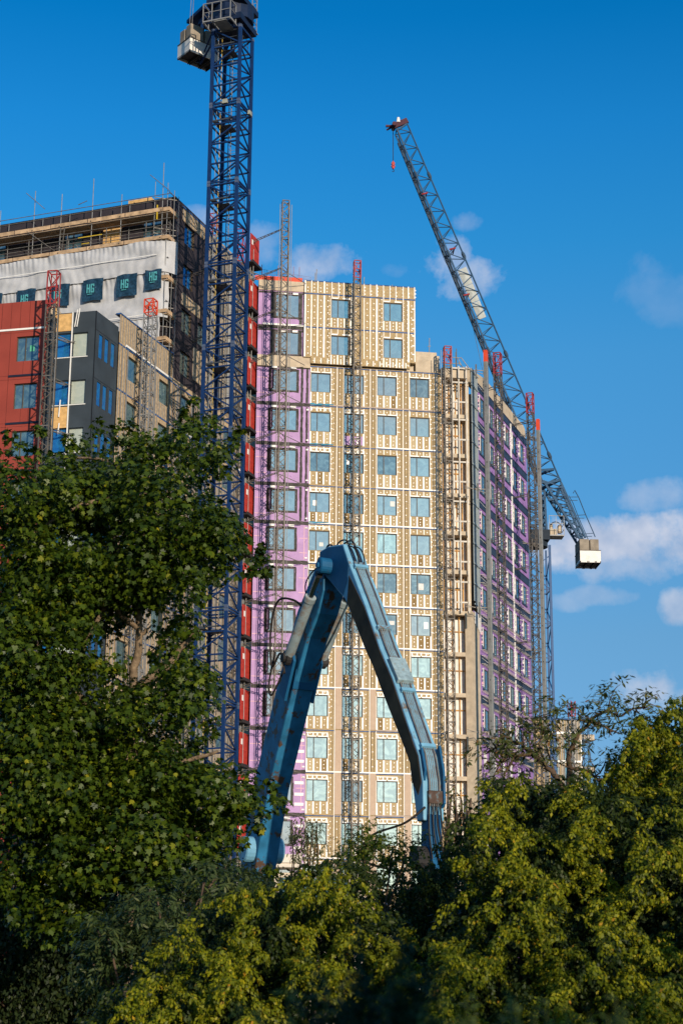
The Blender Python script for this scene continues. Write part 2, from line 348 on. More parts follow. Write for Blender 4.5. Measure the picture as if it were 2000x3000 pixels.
for k, z in enumerate(ZB[:-1]):
    zn = ZB[k+1]; low = k >= 7
    for ci, (a, bb) in enumerate(COLS):
        wv = bb-a
        # head zone and spandrel
        for t in (0., .34, .68, 1.0):
            vr(a+wv*t, zn+.08, z-2.09, .12); 
            if not low: vr(a+wv*t, z-.50, z-.12, .065)
        for t in (.17, .51, .84):
            n = 3 if (k+ci+int(t*3)) % 2 else 2
            dots(a+wv*t, zn+.14, z-2.13, n); dots(a+wv*t, z-.46, z-.12, 1)
        for t in (.03, .37, .71):
            r_ = rng.random()
            if r_ < .45:
                q_ = MB(); q_.box(a+wv*t, a+wv*(t+.28), -.004, .004, zn+.1, z-2.1); q_.build('insulation_slab', TAN2 if r_ < .25 else TAN3, TW)
        # head flashing, broken bars
        if low or (k+ci) % 3 != 1:
            rl.box(a+.02, a+wv*.46, -.05, 0, z-.53, z-.45); rl.box(a+wv*.53, bb+.04, -.05, 0, z-.53, z-.45)
        if low or (ci < 2 and k in (1, 2, 3, 4)):
            rl.box(a-.03, bb+.03, -.045, 0, z-.27, z-.21)
            for t in (.05, .3, .5, .75, .97): rl.box(a+wv*t-.05, a+wv*t+.05, -.045, 0, z-.45, z-.27)
        # left and right edge of opening with fixing tabs
        vr(bb+.05, z-2.1, z-.3, .04); vr(a-.04, z-2.1, z-.5, .03)
        for j in range(4): rl.box(bb+.02, bb+.15, -.035, 0, z-.7-j*.38, z-.62-j*.38)
        dots(bb+.24, zn+.15, z-.2, 6)
        # groove between bays
        g0 = bb+.16; g1 = (COLS[ci+1][0] if ci < 3 else .30)
        gv.box(bb+.33, bb+.355, -.006, .01, zn+.1, z-.05)
        vr(bb+.50, zn, z-.02, .05, -.04)
        if ci < 3:
            if k in (8, 10, 12) and ci == 0 or (k in (7, 8, 9, 10, 11, 12) and ci == 1 and k % 1 == 0 and k in (8, 10, 11, 12)) or (k >= 10 and ci == 2) or (k == 7 and ci == 0) or (k == 9 and ci == 0) or (k == 10 and ci == 0):
                q_ = MB(); q_.box(bb+.54, g1-.07, -.06, 0, zn+.06, z-.03); q_.build('beige_panel', BEIGE, TW)
            else:
                gv.box(bb+.60, bb+.64, -.008, .01, zn+.1, z-.05); gv.box(bb+.80, bb+.83, -.008, .01, zn+.1, z-.05)
                dots(bb+.72, zn+.2, z-.2, 5); vr(g1-.05, zn, z-.02, .045, -.04)
        else:
            vr(bb+.60, zn, z-.02, .035, -.04); dots(bb+.40, zn+.2, z-.2, 6)
            gv.box(bb+.72, bb+.76, -.008, .01, zn+.1, z-.05)
            for j in range(6): rl.box(.24, .34, -.03, .02, zn+.4+j*.45, zn+.47+j*.45)
    # floor line
    zb = z
    if k:
        bl.box(-9.72, .29, -.015, .0, zb-.09, zb-.02)
        if k % 2 == 0 or k in (3, 5, 7, 8): rl.box(-9.72 if k > 3 else -4.7, .02, -.07, 0, zb-.02, zb+.07)
        else: bz.box(-9.72 if k < 5 else -4.7, .02, -.06, 0, zb-.02, zb+.09)
    else: bl.box(-9.72, .29, -.02, 0, zb-.10, zb-.02)
# torn blue membrane edges
for x0, x1, zz in ((-9.7, -8.1, 41.68), (-9.7, -8.3, 35.62), (-9.7, -8.2, 44.82)):
    x = x0
    fl = MB()
    while x < x1: fl.box(x, x+.3, -.09, -.07, zz+rng.uniform(-.04, .03), zz+rng.uniform(.07, .12)); x += .29
    fl.build('membrane_flap', mat('teal_membrane', (.02, .22, .36), .5, var=.3), TW)
rl.build('white_rail', WHT, TW); ds.build('insulation_washer', WHT, TW); gv.build('dark_joint', DARKM, TW); bl.build('blue_floor_strip', BLUEM, TW)
bz.build('floor_rail', mat('floor_rail_dull', (.38, .30, .24), .5, var=.1), TW)
# violet infill seen on one bay of the tan front
b = MB(); b.box(-7.1, -5.66, -.012, .0, 41.8, 42.5); b.build('violet_board_patch', PURP, TW)
# top block dressing
rl = MB(); ds = MB(); gv = MB(); bl = MB()
Y = -.16
def vt(x, z0, z1, wd_=.085): rl.box(x-wd_/2, x+wd_/2, Y-.03, Y+.01, z0, z1)
for x, wd_ in ((-10.2, .12), (-9.72, .09), (-9.24, .09), (-8.74, .13), (-5.66, .06), (-5.18, .07), (-4.68, .13), (-2.22, .11), (-1.74, .07)):
    vt(x, 53.8, 54.78, wd_*.8); vt(x, 48.58 if wd_ > .1 else 48.65, 53.62, wd_)
for x in (-8.15, -7.64, -7.25, -6.6, -4.16, -3.66, -3.2, -2.62): vt(x, 53.45, 54.76, .055)
for ti, (a, bb) in enumerate(TOPW):
    for z0, z1 in TOPZ:
        vt(a-.04, z0, z1+.1, .03); vt(bb+.05, z0, z1+.1, .04)
        rl.box(a+.02, a+.5, Y-.03, Y, z1+.02, z1+.13); rl.box(a+.85, bb-.05, Y-.03, Y, z1+.02, z1+.13)
        for j in range(5): rl.box(bb+.03, bb+.13, Y-.03, Y, z0+.15+j*.33, z0+.22+j*.33)
        for t in (0, .34, .68, 1.02):
            vt(a+1.46*t, z0-.78, z0-.03, .10)
            if z0 < 50: vt(a+1.46*t, z1+.12, z1+.5, .05)
        for t in (.17, .51, .85):
            for j in range(3): ds.disc(a+1.46*t, Y-.008, z0-.15-j*.26, .052)
        gv.box(a-.28, a-.25, Y-.006, Y+.01, z0-.9, z1+.4); gv.box(bb+.26, bb+.29, Y-.006, Y+.01, z0-.9, z1+.4)
        for j in range(7): ds.disc(a-.15, Y-.008, z0-.5+j*.37, .045); ds.disc(bb+.4, Y-.008, z0-.5+j*.37, .045)
for x in (-9.96, -9.48, -8.98, -8.45, -5.42, -4.93, -4.45, -1.98):
    for z0 in (48.75, 51.1):
        for j in range(5): ds.disc(x+rng.uniform(-.02, .02), Y-.008, z0+.12+j*.5, .052)
for i in range(18):
    x = -10.0+i*.49
    for j in range(2+i % 2): ds.disc(x, Y-.008, 53.95+j*.28, .055)
for i in range(15): ds.disc(-9.5+i*.52, Y-.008, 48.3, .052)
for x in [-9.7+.26+i*.5 for i in range(15)]: vt(x, 48.1, 48.52, .07)
for zz in (53.72, 50.98): bl.box(-10.27, -1.70, Y-.02, Y, zz-.05, zz+.04)
bl.box(-10.25, -1.7, Y-.01, Y+.4, 54.72, 54.80)
for z in (52.9, 52.0, 51.3, 50.7, 49.9, 49.2): rl.box(-1.95, -1.78, Y-.03, Y, z, z+.1)
rl.build('upper_white_rail', WHT, TW); ds.build('upper_insulation_washer', WHT, TW); gv.build('upper_dark_joint', DARKM, TW); bl.build('upper_blue_strip', BLUEM, TW)
b = MB(); b.box(-1.62, .02, .12, 4, 47.98, 49.62); b.box(.02, .32, .5, 3.6, 47.98, 49.5); b.build('concrete_upstand', CONC, TW)
b = MB()
for x, z0, z1 in ((-9.4, 54.8, 55.7), (-9.3, 54.8, 56.0), (-5.6, 54.8, 55.6), (-.5, 49.6, 50.9), (-3.4, 54.8, 55.1), (-7.7, 54.8, 55.0)): b.bar((x, .4, z0), (x+.03, .4, z1), .05)
b.bar((-.62, .4, 50.2), (-.38, .4, 50.25), .04); b.build('rooftop_bar', STEEL, TW)
for k, z in enumerate(ZB[:-2]):
    for a, bb in COLS: window(TW, a, z-2.06, bb-a, 1.53, .07, gl=(GLM if rng.random() < .8 else GLD) if k > 6 or (k > 3 and (k+int(a)) % 3 == 0) else (GLS if rng.random() < .75 else GLD))
for a, bb in TOPW:
    for z0, z1 in TOPZ: window(TW, a, z0, bb-a, z1-z0, -.09)
# violet part of the front
PX0 = -13.75
pw = MB(); holes = [(-12.76, -10.70, z-2.08, z-.44) for z in ZB[:-1]]
pw.holed(PX0, -9.72, 0, 47.7, holes, .03, .25)
pw.holed(PX0, -10.27, 48.62, 53.85, [(-12.42, -10.63, 51.74, 53.62), (-12.42, -10.63, 48.74, 50.56)], .03, .25)
pw.build('violet_wall', PURP, TW)
b = MB(); b.box(PX0, -10.27, -.05, .3, 53.85, 54.66); b.build('concrete_beam', CONC, TW); b = MB(); b.box(PX0, -9.74, -.05, .3, 47.72, 48.60); b.build('concrete_beam', CONC, TW)
dk = MB(); wt = MB(); tp = MB(); sc_ = MB()
def rag(x0, x1, z0, z1):    # membrane strip with an uneven edge
    n = max(1, int((x1-x0)/.35)) if x1-x0 > z1-z0 else max(1, int((z1-z0)/.35))
    for i in range(n):
        j = lambda: rng.uniform(-.025, .025)
        if x1-x0 > z1-z0:
            a_, b_ = x0+(x1-x0)*i/n, x0+(x1-x0)*(i+1)/n; dk.add([(a_, .012, z0+j()), (b_, .012, z0+j()), (b_, .012, z1+j()), (a_, .012, z1+j())], [(0, 1, 2, 3)])
        else:
            a_, b_ = z0+(z1-z0)*i/n, z0+(z1-z0)*(i+1)/n; dk.add([(x0+j(), .012, a_), (x1+j(), .012, a_), (x1+j(), .012, b_), (x0+j(), .012, b_)], [(0, 1, 2, 3)])
for k, z in enumerate(ZB[:-1]):
    if k: tp.build('joint_tape', TAPE, TW); tp = MB(); dk.build('membrane_strip', DARKM, TW); wt.build('bracket_row', WHT, TW); dk = MB(); wt = MB()
    rag(PX0+.02, -9.74, z-.16, z+.12)
    if k == 0: rag(PX0+.02, -9.74, z-.3, z-.18)
    u0, u1, z0, z1 = -12.76, -10.70, z-2.08, z-.44
    rag(u0-.12, u1+.13, z0-.12, z0); rag(u0-.12, u0, z0, z1); rag(u1, u1+.13, z0, z1+.05); rag(u0-.1, u1+.1, z1, z1+.08)
    for a in (u0+.1, u1-.5): wt.box(a, a+.42, -.05, .02, z1+.1, z1+.26)
    if k <= 3:
        rag(-10.42, -10.24, ZB[k+1]+.15, z-.2); rag(-10.02, -9.86, ZB[k+1]+.15, z-.2)
    else:
        wt.box(-9.95, -9.78, 0, .025, z-.45, z-.35)
        tp.box(-10.05, -10.0, .02, .03, ZB[k+1]+.2, z-.2); tp.box(-10.4, -9.8, .018, .028, z-1.2, z-1.15); tp.box(-10.4, -9.8, .018, .028, z-2.3, z-2.25)
        if k >= 9:
            for q in (.9, 1.7, 2.4): wt.box(-10.5, -9.85, 0, .025, z-q, z-q+.2)
    if k > 0: wt.box(-9.97, -9.80, 0, .025, z-.45, z-.33); wt.box(-9.97, -9.80, 0, .025, ZB[k+1]+.3, ZB[k+1]+.4)
    for zz in (z-1.15, z-2.35): tp.box(PX0+.02, -12.95, .02, .028, zz, zz+.05)
    tp.box(-12.1, -12.04, .02, .028, ZB[k+1]+.15, z0-.15)
    # printed marks on the boards: short slanted strokes
    for (mx, mz) in ((-13.45, z-.7), (-13.3, z-1.75), (-13.5, z-2.5), (-12.2, z-2.55), (-11.2, z-2.5), (-9.98, z-1.5)):
        ang = rng.choice((-.5, 1.0)); 
        for j in range(5):
            px_, pz_ = mx+.05*j*math.cos(ang), mz+.05*j*math.sin(ang); hh = rng.uniform(.03, .05)
            sc_.bar((px_, .018, pz_), (px_+hh*-math.sin(ang)+.01, .018, pz_+hh*math.cos(ang)), .014, .006)
            if j % 2: sc_.bar((px_-.02, .018, pz_+hh*.5), (px_+.03, .018, pz_+hh*.5+.02*math.sin(ang)), .011, .006)
dk.build('membrane_strip', DARKM, TW); wt.build('bracket_row', WHT, TW); dk = MB(); wt = MB()
for z0, z1, zb in ((51.74, 53.62, 53.72), (48.74, 50.56, 51.0)):
    u0, u1 = -12.42, -10.63
    rag(u0-.16, u1+.25, z0-.12, z0); rag(u0-.35, u0, z0-.1, z1+.1); rag(u1, u1+.25, z0-.7 if z0 > 50 else z0-.1, z1+.05); rag(PX0+.02, -10.3, z1+.02, z1+.16)
    for a in (u0+.4, u1-.5): wt.box(a, a+.4, -.05, .02, z1-.04, z1+.12)
rag(PX0+.02, -10.3, 50.75, 51.05); wt.box(-13.4, -10.3, -.06, .02, 51.02, 51.16)
dk.build('membrane_strip', DARKM, TW); wt.build('bracket_row', WHT, TW); tp.build('joint_tape', TAPE, TW); sc_.build('board_print', mat('print_ink', (.1, .06, .2), .7), TW)
for k, z in enumerate(ZB[:-2]):
    window(TW, -12.76, z-2.08, 2.06, 1.64, .05, split=.23)
    if k not in (4, 9):      # the narrow sash stands open
        so = thing('open_sash', None, None, (-12.74, .02, z-2.06), R(-62-6*(k % 3))); so.parent = TW
        f = MB(); f.box(0, .44, -.03, .03, 0, .06); f.box(0, .44, -.03, .03, 1.54, 1.6); f.box(0, .06, -.03, .03, .06, 1.54); f.box(.38, .44, -.03, .03, .06, 1.54); fo = f.build('open_sash', WFRAME, TW, loc=so.location); fo.rotation_euler = so.rotation_euler; bpy.data.objects.remove(so)
        f = MB(); f.box(.05, .39, -.008, .008, .05, 1.55); f.build('pane', GLD, fo)
for (x, z, w_, h_, m_) in ((-6.9, 40.3, .3, .35, WHT), (-9.4, 37.0, .3, .4, WHT), (-3.6, 37.2, .35, .4, CURT), (-1.5, 30.9, .4, .5, CURT), (-1.1, 28.0, .3, .5, WHT), (-8.9, 33.9, .3, .3, CURT), (-11.3, 40.2, .35, .4, mat('mint_notice', (.45, .6, .5), .6)), (-3.9, 28.2, .6, .3, CURT), (-9.2, 25.0, .25, .5, WHT), (-6.1, 21.8, .3, .4, CURT)):
    b = MB(); b.box(x, x+w_, .105, .115, z, z+h_); b.build('window_notice', m_, TW)
window(TW, -12.42, 51.74, 1.79, 1.88, .05, split=0); window(TW, -12.42, 48.74, 1.79, 1.82, .05, split=0)
# red barrier and mesh fence on its roof
b = MB(); b.box(PX0-.3, -10.4, .1, .16, 54.68, 55.05); b.box(-13.0, -12.0, .06, .1, 54.7, 55.0); b.build('red_edge_barrier', ORED, TW)
b = MB()
for i in range(24): b.bar((PX0+.2+i*.17, 1.2, 55.0), (PX0+.2+i*.17, 1.2, 56.1-.02*i), .014, n=4, caps=False)
for zz in (55.3, 55.55, 55.8, 56.05): b.bar((PX0+.2, 1.2, zz), (-9.6, 1.2, zz-.4), .014, caps=False)
for x in (PX0+.3, -12.2, -11.0, -10.55): b.bar((x, .9, 54.7), (x, .9, 56.3), .05)
b.build('roof_mesh_fence', mat('violet_grey_mesh', (.22, .17, .26), .6), TW)

# ================================================================== right wing
WG = frame('violet_wing', 'lower wing with receding violet side wall and open concrete corner bay behind a steel grid', 'apartment wing', WP, AW)
LW = 17.7
c = MB(); c.box(3.4, LW-.02, .35, 13, 0, 47.6); c.build('concrete_core', CONC, WG)
b = MB()
b.prism([(.5, 47.5), (LW, 47.5), (LW, 49.0), (LW-.5, 49.2), (5.0, 49.3), (2.3, 48.9), (.5, 48.7)], (0, 0, 0), (1, 0, 0), (0, 0, 1), (0, 1, 0), .05, .4)
b.build('concrete_parapet', CONC, WG)
WC = [(2.80, 4.30), (5.62, 7.0), (8.10, 9.6), (10.4, 12.0), (12.75, 14.25), (15.15, 16.65)]
rows = [z-.85 for z in ZB[:9]]      # window heads
holes = [(a, bb, z-2.27, z-.72) for z in ZB[:9] for a, bb in WC]
holes2 = [(a, bb, z-2.2, z-.75) for z in ZB[9:13] for a, bb in WC]
w = MB(); w.holed(2.15, LW, 0, 47.62, holes+holes2, 0, .3); w.holed(.5, 2.15, 0, 29.6, [], .0, .2)
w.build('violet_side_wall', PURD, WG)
cw = MB(); cw.box(.0, 2.0, -.05, .5, 0, 29.45); cw.build('concrete_end_wall', CONC, WG)
nb = MB(); wt = MB(); pk = MB(); cmb = MB(); mk = MB(); gv = MB()
for k, z in enumerate(ZB[:14]):
    x0 = 2.2
    nb.box(x0, LW, -.02, .0, z-.42, z+.18); nb.box(x0, LW, -.05, -.0, z+.14, z+.19); nb.box(x0, LW, -.05, 0, z-.45, z-.40)
    wt.bar((x0+.3, -.06, z-.02), (x0+2.2, -.06, z-.1), .02, .03)
    if k < 9:
        for a, bb in WC:
            if wt.n: wt.build('window_bracket', WHT, WG); wt = MB()
            if pk.n: pk.build('pink_bracket', TAPE, WG); pk = MB()
            nb.box(a-.06, bb+.06, -.06, 0, z-2.42, z-2.27); nb.box(a-.05, a, -.02, 0, z-2.27, z-.72)
            for j in range(6): wt.box(a-.22, a-.1, -.14, 0, z-.85-j*.25, z-.80-j*.25)
            wt.bar((a-.17, -.12, z-.75), (a-.17, -.12, z-2.2), .05)
            (pk if a < 8 else wt).box(a-.26, a-.06, -.13, 0, z-1.35, z-1.15); (pk if a < 8 else wt).box(a-.26, a-.06, -.13, 0, z-2.0, z-1.8)
            for j in range(4): wt.box(bb+.05, bb+.18, -.1, 0, z-.95-j*.36, z-.90-j*.36)
        for x in (4.6, 12.3): wt.box(x, x+.16, -.09, 0, z-3.0, z-.05)
    if 5 <= k <= 9:          # combs of support brackets
        for zz in (z+.16, z-.45, z-2.5):
            cmb = MB()
            for i in range(30):
                x = 2.5+i*.5
                cmb.bar((x, 0, zz), (x, -.34, zz-.02), .09, .035)
            cmb.build('bracket_comb', mat('bracket_cream', (.55, .5, .42), .6), WG)
    for x in (3.6, 6.3, 7.6, 10.8, 13.2, 16.0, 17.2):
        mk.bar((x, -.006, z-2.75), (x+.12, -.006, z-2.95), .02, .004); mk.bar((x+.2, -.006, z-2.7), (x+.3, -.006, z-2.88), .02, .004)
    for a, bb in WC: gv.box((bb+.35), bb+.38, -.004, 0.002, z-3.0, z-2.45)
nb.build('slate_floor_band', NAVYB, WG); wt.build('window_bracket', WHT, WG); mk.build('board_print', mat('print_ink', (.1, .06, .2), .7), WG); gv.build('board_joint', NAVYB, WG)
for k, z in enumerate(ZB[:9]):
    for a, bb in WC: window(WG, a, z-2.27, bb-a, 1.55, -.01, gl=GLW, split=.4)
for k, z in enumerate(ZB[9:13]):
    for i, (a, bb) in enumerate(WC):
        b = MB(); n = 8
        vs = []; 
        for j in range(n+1):
            for m_ in range(5): vs.append((a+(bb-a)*(j/n)*(1 if m_ else 1)*(.8 if (i+k) % 3 == 0 and m_ < 2 else 1), .22+.06*math.sin(j*1.9+m_+i), z-2.2+1.45*m_/4))
        b.add(vs, [(j*5+m_, (j+1)*5+m_, (j+1)*5+m_+1, j*5+m_+1) for j in range(n) for m_ in range(4)]); b.build('window_sheet', CURT, WG, smooth=True)
# open corner bay: slabs, back wall, timber studs, steel grid  (local frame of the tower front, x from .35 to 2.45)
def inw(u, y, z):     # tower-front coordinates -> wing-local coordinates
    p = T0+az(AT)*u+az(AT-90)*y; d = p-WP; e = az(AW); n = az(AW-90); return (d@e, d@n, z)
ex = np.array(inw(1, 0, 0))-np.array(inw(0, 0, 0)); ey = np.array(inw(0, 1, 0))-np.array(inw(0, 0, 0)); o0 = np.array(inw(0, 0, 0))
sl = MB(); bk = MB(); st = MB(); gr = MB(); fin = MB(); gp = MB()
def bx(mb, x0, x1, y0, y1, z0, z1): mb.prism([(x0, y0), (x1, y0), (x1, y1), (x0, y1)], o0+np.array([0, 0, z0]), ex, ey, (0, 0, 1), 0, z1-z0)
slabpoly = [(.35, .25), (2.1, .25), (2.28, .32), (2.40, .48), (2.46, .7), (2.75, 1.7), (.35, 1.7)]
for k, z in enumerate(ZB[:15]):
    zt = z-.03 if k else 48.45; zb_ = z-.33 if k else 47.72
    sl = MB(); sl.prism(slabpoly, o0+np.array([0, 0, zb_]), ex, ey, (0, 0, 1), 0, zt-zb_); sl.build('balcony_slab', CONC, WG)
    zn = ZB[k+1]
    dy = 0 if z > 29.6 else -.47
    bx(st, .62, .68, 1.18+dy, 1.24+dy, zn, zb_); bx(st, 1.12, 1.20, 1.15+dy, 1.24+dy, zn, zb_); bx(st, 1.62, 1.70, 1.15+dy, 1.24+dy, zn, zb_); bx(st, 2.06, 2.14, 1.12+dy, 1.22+dy, zn, zb_)
    bx(st, .4, 2.1, 1.17+dy, 1.22+dy, zn+1.55+.1*(k % 3), zn+1.63+.1*(k % 3))
    if k % 3 == 0: bx(bk, 1.25, 1.58, 1.0, 1.02, zn+.4, zn+2.0)
bx(bk, .35, 2.45, 1.25, 1.5, 28.9, 47.7); bx(bk, .37, 2.3, .78, 1.0, 0, 28.9); bx(gp, -.0, .36, .2, 1.7, 0, 47.7)
sl = MB(); bx(sl, 2.35, 2.62, .75, 1.6, 29.4, 47.8); sl.build('bay_side_wall', CONC, WG); bk.build('bay_back_wall', mat('white_render', (.74, .70, .64), .8, var=.08), WG); st.build('timber_stud', ORAW, WG); gp.build('dark_gap', NAVYB, WG)
for x in (1.17, 1.70, 2.29): bx(gr, x-.05, x+.05, .0, .07, 29.3, 48.6)
zz = 48.5
GZ = [48.45, 47.3, 45.72, 44.30, 42.71, 40.94]
while GZ[-1] > 31: GZ.append(GZ[-1]-1.55)
for z in GZ: bx(gr, 1.10, 2.42, .07, .13, z-.06, z+.06)
bx(gr, .42, .50, -.1, 0, 29.3, 48.4)
gr.build('grid_post', mat('grid_grey', (.34, .32, .29), .5, metal=.2, var=.1), WG)
for i, s in enumerate((.62, 1.07, 1.52, 1.97)):
    fin.box(s, s+.22, -.10, -.03, 29.3+(3-i)*.35, 48.72-.03*i)
for z in GZ: fin.box(.5, 2.3, -.16, -.10, z-.05, z+.05)
fin.build('grid_fin', mat('grid_pale_blue', (.36, .41, .42), .45, metal=.2, var=.08), WG)
b = MB()
for i in range(6): b.box(.5+.3*i, .62+.3*i, -.13, -.1, 28.6-.1*i, 29.5)
b.build('hanging_strip', WHT, WG)
b = MB()
p1, p2 = inw(1.0, .3, 48.6), inw(2.6, .3, 48.6)
for u, h in ((1.15, 1.2), (1.6, 1.3), (1.65, 1.6), (2.3, .5), (2.2, .9)): b.bar(inw(u, .5, 48.5), inw(u-(.5 if h < 1 else 0), .5, 48.6+h), .05)
for zz in (49.0, 49.5): b.bar(inw(.5, .5, zz), inw(2.0, .5, zz-.05), .04)
b.bar(inw(2.0, .5, 49.5), inw(2.6, .5, 48.7), .05)
b.build('roof_guard_rail', STEEL, WG)

# ================================================================== timber / black left block
BT = frame('black_tower', 'black panelled tower wrapped in scaffold and sheeting, left of the blue crane mast', 'apartment tower', K0, 110.5)
# local x runs right along the front; side wall plane is x=0 going back (+y)
c = MB(); c.box(-26, -.35, .35, 14, 0, 55.2); c.build('concrete_core', CONC, BT)
hol = []
x = -1.0
for i in range(10):
    hol.append((x-1.5-3.1*i, x-3.1*i, 52.75+.0, 54.0))
f = MB(); f.holed(-25.9, 0, 43.5, 55.47, [(h[0], h[1], 52.6, 54.3) for h in hol], 0, .25)
f.box(-25.9, 0, 0, .4, 55.3, 55.48); f.build('black_front_wall', BLK, BT)
for i, h in enumerate(hol):
    if i in (0, 2, 4, 6, 8): window(BT, h[0], 52.6, 1.5, 1.7, .1, gl=GLG, split=.5, fr=BLK)
    else:
        b = MB(); b.box(h[0], h[1], .1, .14, 52.6, 54.3); b.build('plywood_infill', PLY if i % 4 == 1 else BLK, BT)
# side wall: in wall frame coordinates s = -13.41..0 ; local (x, y) = (0, s+13.41)
sw = MB()
class Side(MB):
    pass
def to_side(mb):    # turn a mesh made in (u, out, z) wall coordinates to black-tower local
    mb.v = [(-(y), x+13.41, z) for x, y, z in mb.v]; return mb
wins = [(-11.82, -10.22, 52.65, 54.15), (-11.85, -10.25, 49.5, 51.1), (-11.88, -10.33, 46.1, 47.75), (-11.9, -10.4, 43.0, 44.7),
        (-6.6, -5.0, 49.5, 51.1), (-6.6, -5.0, 52.65, 54.15), (-6.6, -5.0, 46.1, 47.75), (-6.6, -5.0, 43.0, 44.7), (-3.0, -1.6, 49.5, 51.1), (-3.0, -1.6, 46.1, 47.7), (-3.0, -1.6, 43.0, 44.6), (-9.2, -7.8, 46.1, 47.7)]
tim = [(-12.2, -8.6, 54.2, 55.2), (-12.0, -9.0, 48.0, 48.9), (-9.9, -7.6, 43.2, 45.6)]
def pan(mb, x0, x1, z0, z1, y, holes): mb.holed(x0, x1, z0, z1, holes, y, .25)
w = MB(); pan(w, -13.41, -8.0, 42.3, 55.47, 0, wins); to_side(w); w.build('black_side_wall', BLK, BT)
w = MB(); pan(w, -8.0, .25, 43.0, 55.3, .05, wins); to_side(w); w.build('timber_side_wall', TIMB, BT)
for a, bb, z0, z1 in tim: w = MB(); w.box(a, bb, -.03, .0, z0, z1); to_side(w); w.build('bare_board_patch', TIMB, BT)
w = MB()
for i in range(26): xx = -7.9+i*.33; w.box(xx, xx+.05, -.02, .05, 43, 55.2)
for a, bb, z0, z1 in tim:
    for i in range(int((bb-a)/.45)+1): w.box(a+i*.45, a+i*.45+.06, -.06, -.03, z0, z1)
for xx in (-7.4, -4.2, -1.2): w.tube([(xx, -.12, 43), (xx, -.12, 55)], .12, 8)
to_side(w); w.build('side_rail', WHT2, BT)
w = MB(); 
for zz in (54.95, 51.9, 48.7, 45.5): w.box(-8.0, .2, -.03, .05, zz, zz+.12)
w.box(-12.3, -8.6, -.07, -.03, 55.15, 55.25)
to_side(w); w.build('blue_side_strip', BLUEM, BT)
w = MB()
for zz in (51.6, 48.45, 45.3): w.box(-13.41, -8, -.012, .0, zz, zz+.03)
for xx in (-12.6, -9.4): w.box(xx, xx+.025, -.012, 0, 42.3, 55.4)
to_side(w); w.build('panel_joint', mat('joint_black', (.012, .011, .013), .6), BT)
for a, bb, z0, z1 in wins:
    o = window(BT, 0, z0, 1.5, z1-z0, 0, gl=GLG if z0 < 49 else GLB, split=.55, fr=WFRAME); o.location = (-.12, a+13.41, z0); o.rotation_euler = (0, 0, R(90)); o.scale = (min(1, (bb-a)/1.5), 1, 1)
b = MB()
for i, x in enumerate((-4.5, -5.2, -12)): b.box(x, x+.9, 1.0, 1.6, 55.47, 56.0)
b.box(-4.1, -2.3, .8, 1.4, 55.5, 56.15); b.build('roof_packing_crate', PLY, BT)

# ------------------------------------------------------------------ lower timber-panelled block
TB = frame('timber_panel_block', 'lower block with receding weathered board wall and blue strips, right of the charcoal corner', 'apartment block', S0+az(AS)*-20.75, AS)
c = MB(); c.box(0.05, 20.6, .35, 8, 0, 43.0); c.build('concrete_core', CONC, TB)
off = 20.75
TWN = [(-19.4, -18.0), (-14.9, -13.5), (-11.6, -10.2), (-7.6, -6.2), (-4.4, -3.0)]
LZ = [41.9, 38.85, 35.75, 32.65, 29.5, 26.4, 23.4, 20.3]
holes = [(a+off, bb+off, z-1.95, z-.35) for a, bb in TWN for z in LZ]
w = MB(); w.holed(0, 21.0, 0, 42.3, [h for h in holes], 0, .28); w.holed(0, 7.85, 42.3, 43.97, [], 0, .28)
w.add([(0, 0, 43.97), (7.85, 0, 43.97), (7.85, .4, 43.97), (0, .4, 43.97)], [(0, 1, 2, 3)])
w.build('board_wall', TIMB, TB)
w = MB(); x = .1
i = 0
while x < 20.8:
    wdt = (.05, .09, .06, .14)[i % 4]
    zz0, zz1 = 0, 42.2
    if any(h[0]-.05 < x < h[1]+.05 for h in holes):
        for z in LZ: w.box(x, x+wdt*.7, -.03, .01, z-3.0, z-2.0)
    else: w.box(x, x+wdt, -.035, .01, 0, 42.0)
    if x < 7.8: w.box(x, x+.05, -.03, .01, 42.1, 43.95)
    x += rng.uniform(.22, .4); i += 1
w.build('wall_rail', WHT2, TB)
w = MB(); i = 0; x = .4
while x < 20.8:
    if not any(h[0]-.2 < x < h[1]+.05 for h in holes): w.box(x, x+.16, -.012, .01, 0, 41.9)
    x += rng.uniform(.5, .9)
w.build('weathered_stud', mat('stained_board', (.2, .14, .085), .9, var=.3, scale=6), TB)
w = MB(); w.box(0, 7.85, -.04, .3, 43.93, 44.02); w.box(1.0, 7.0, -.05, 0, 41.88, 41.96)
for z in LZ: w.box(0, 20.8, -.02, 0, z-.02, z+.09)
w.build('blue_strip', BLUEM, TB)
w = MB(); w.box(.9, 7.6, -.09, -.0, 42.0, 42.14); w.box(9, 20, -.05, 0, 38.95, 39.05); w.build('white_belt', WHT, TB)
for a, bb, z0, z1 in holes: window(TB, a, z0, bb-a, z1-z0, .1, gl=GLG, split=0)

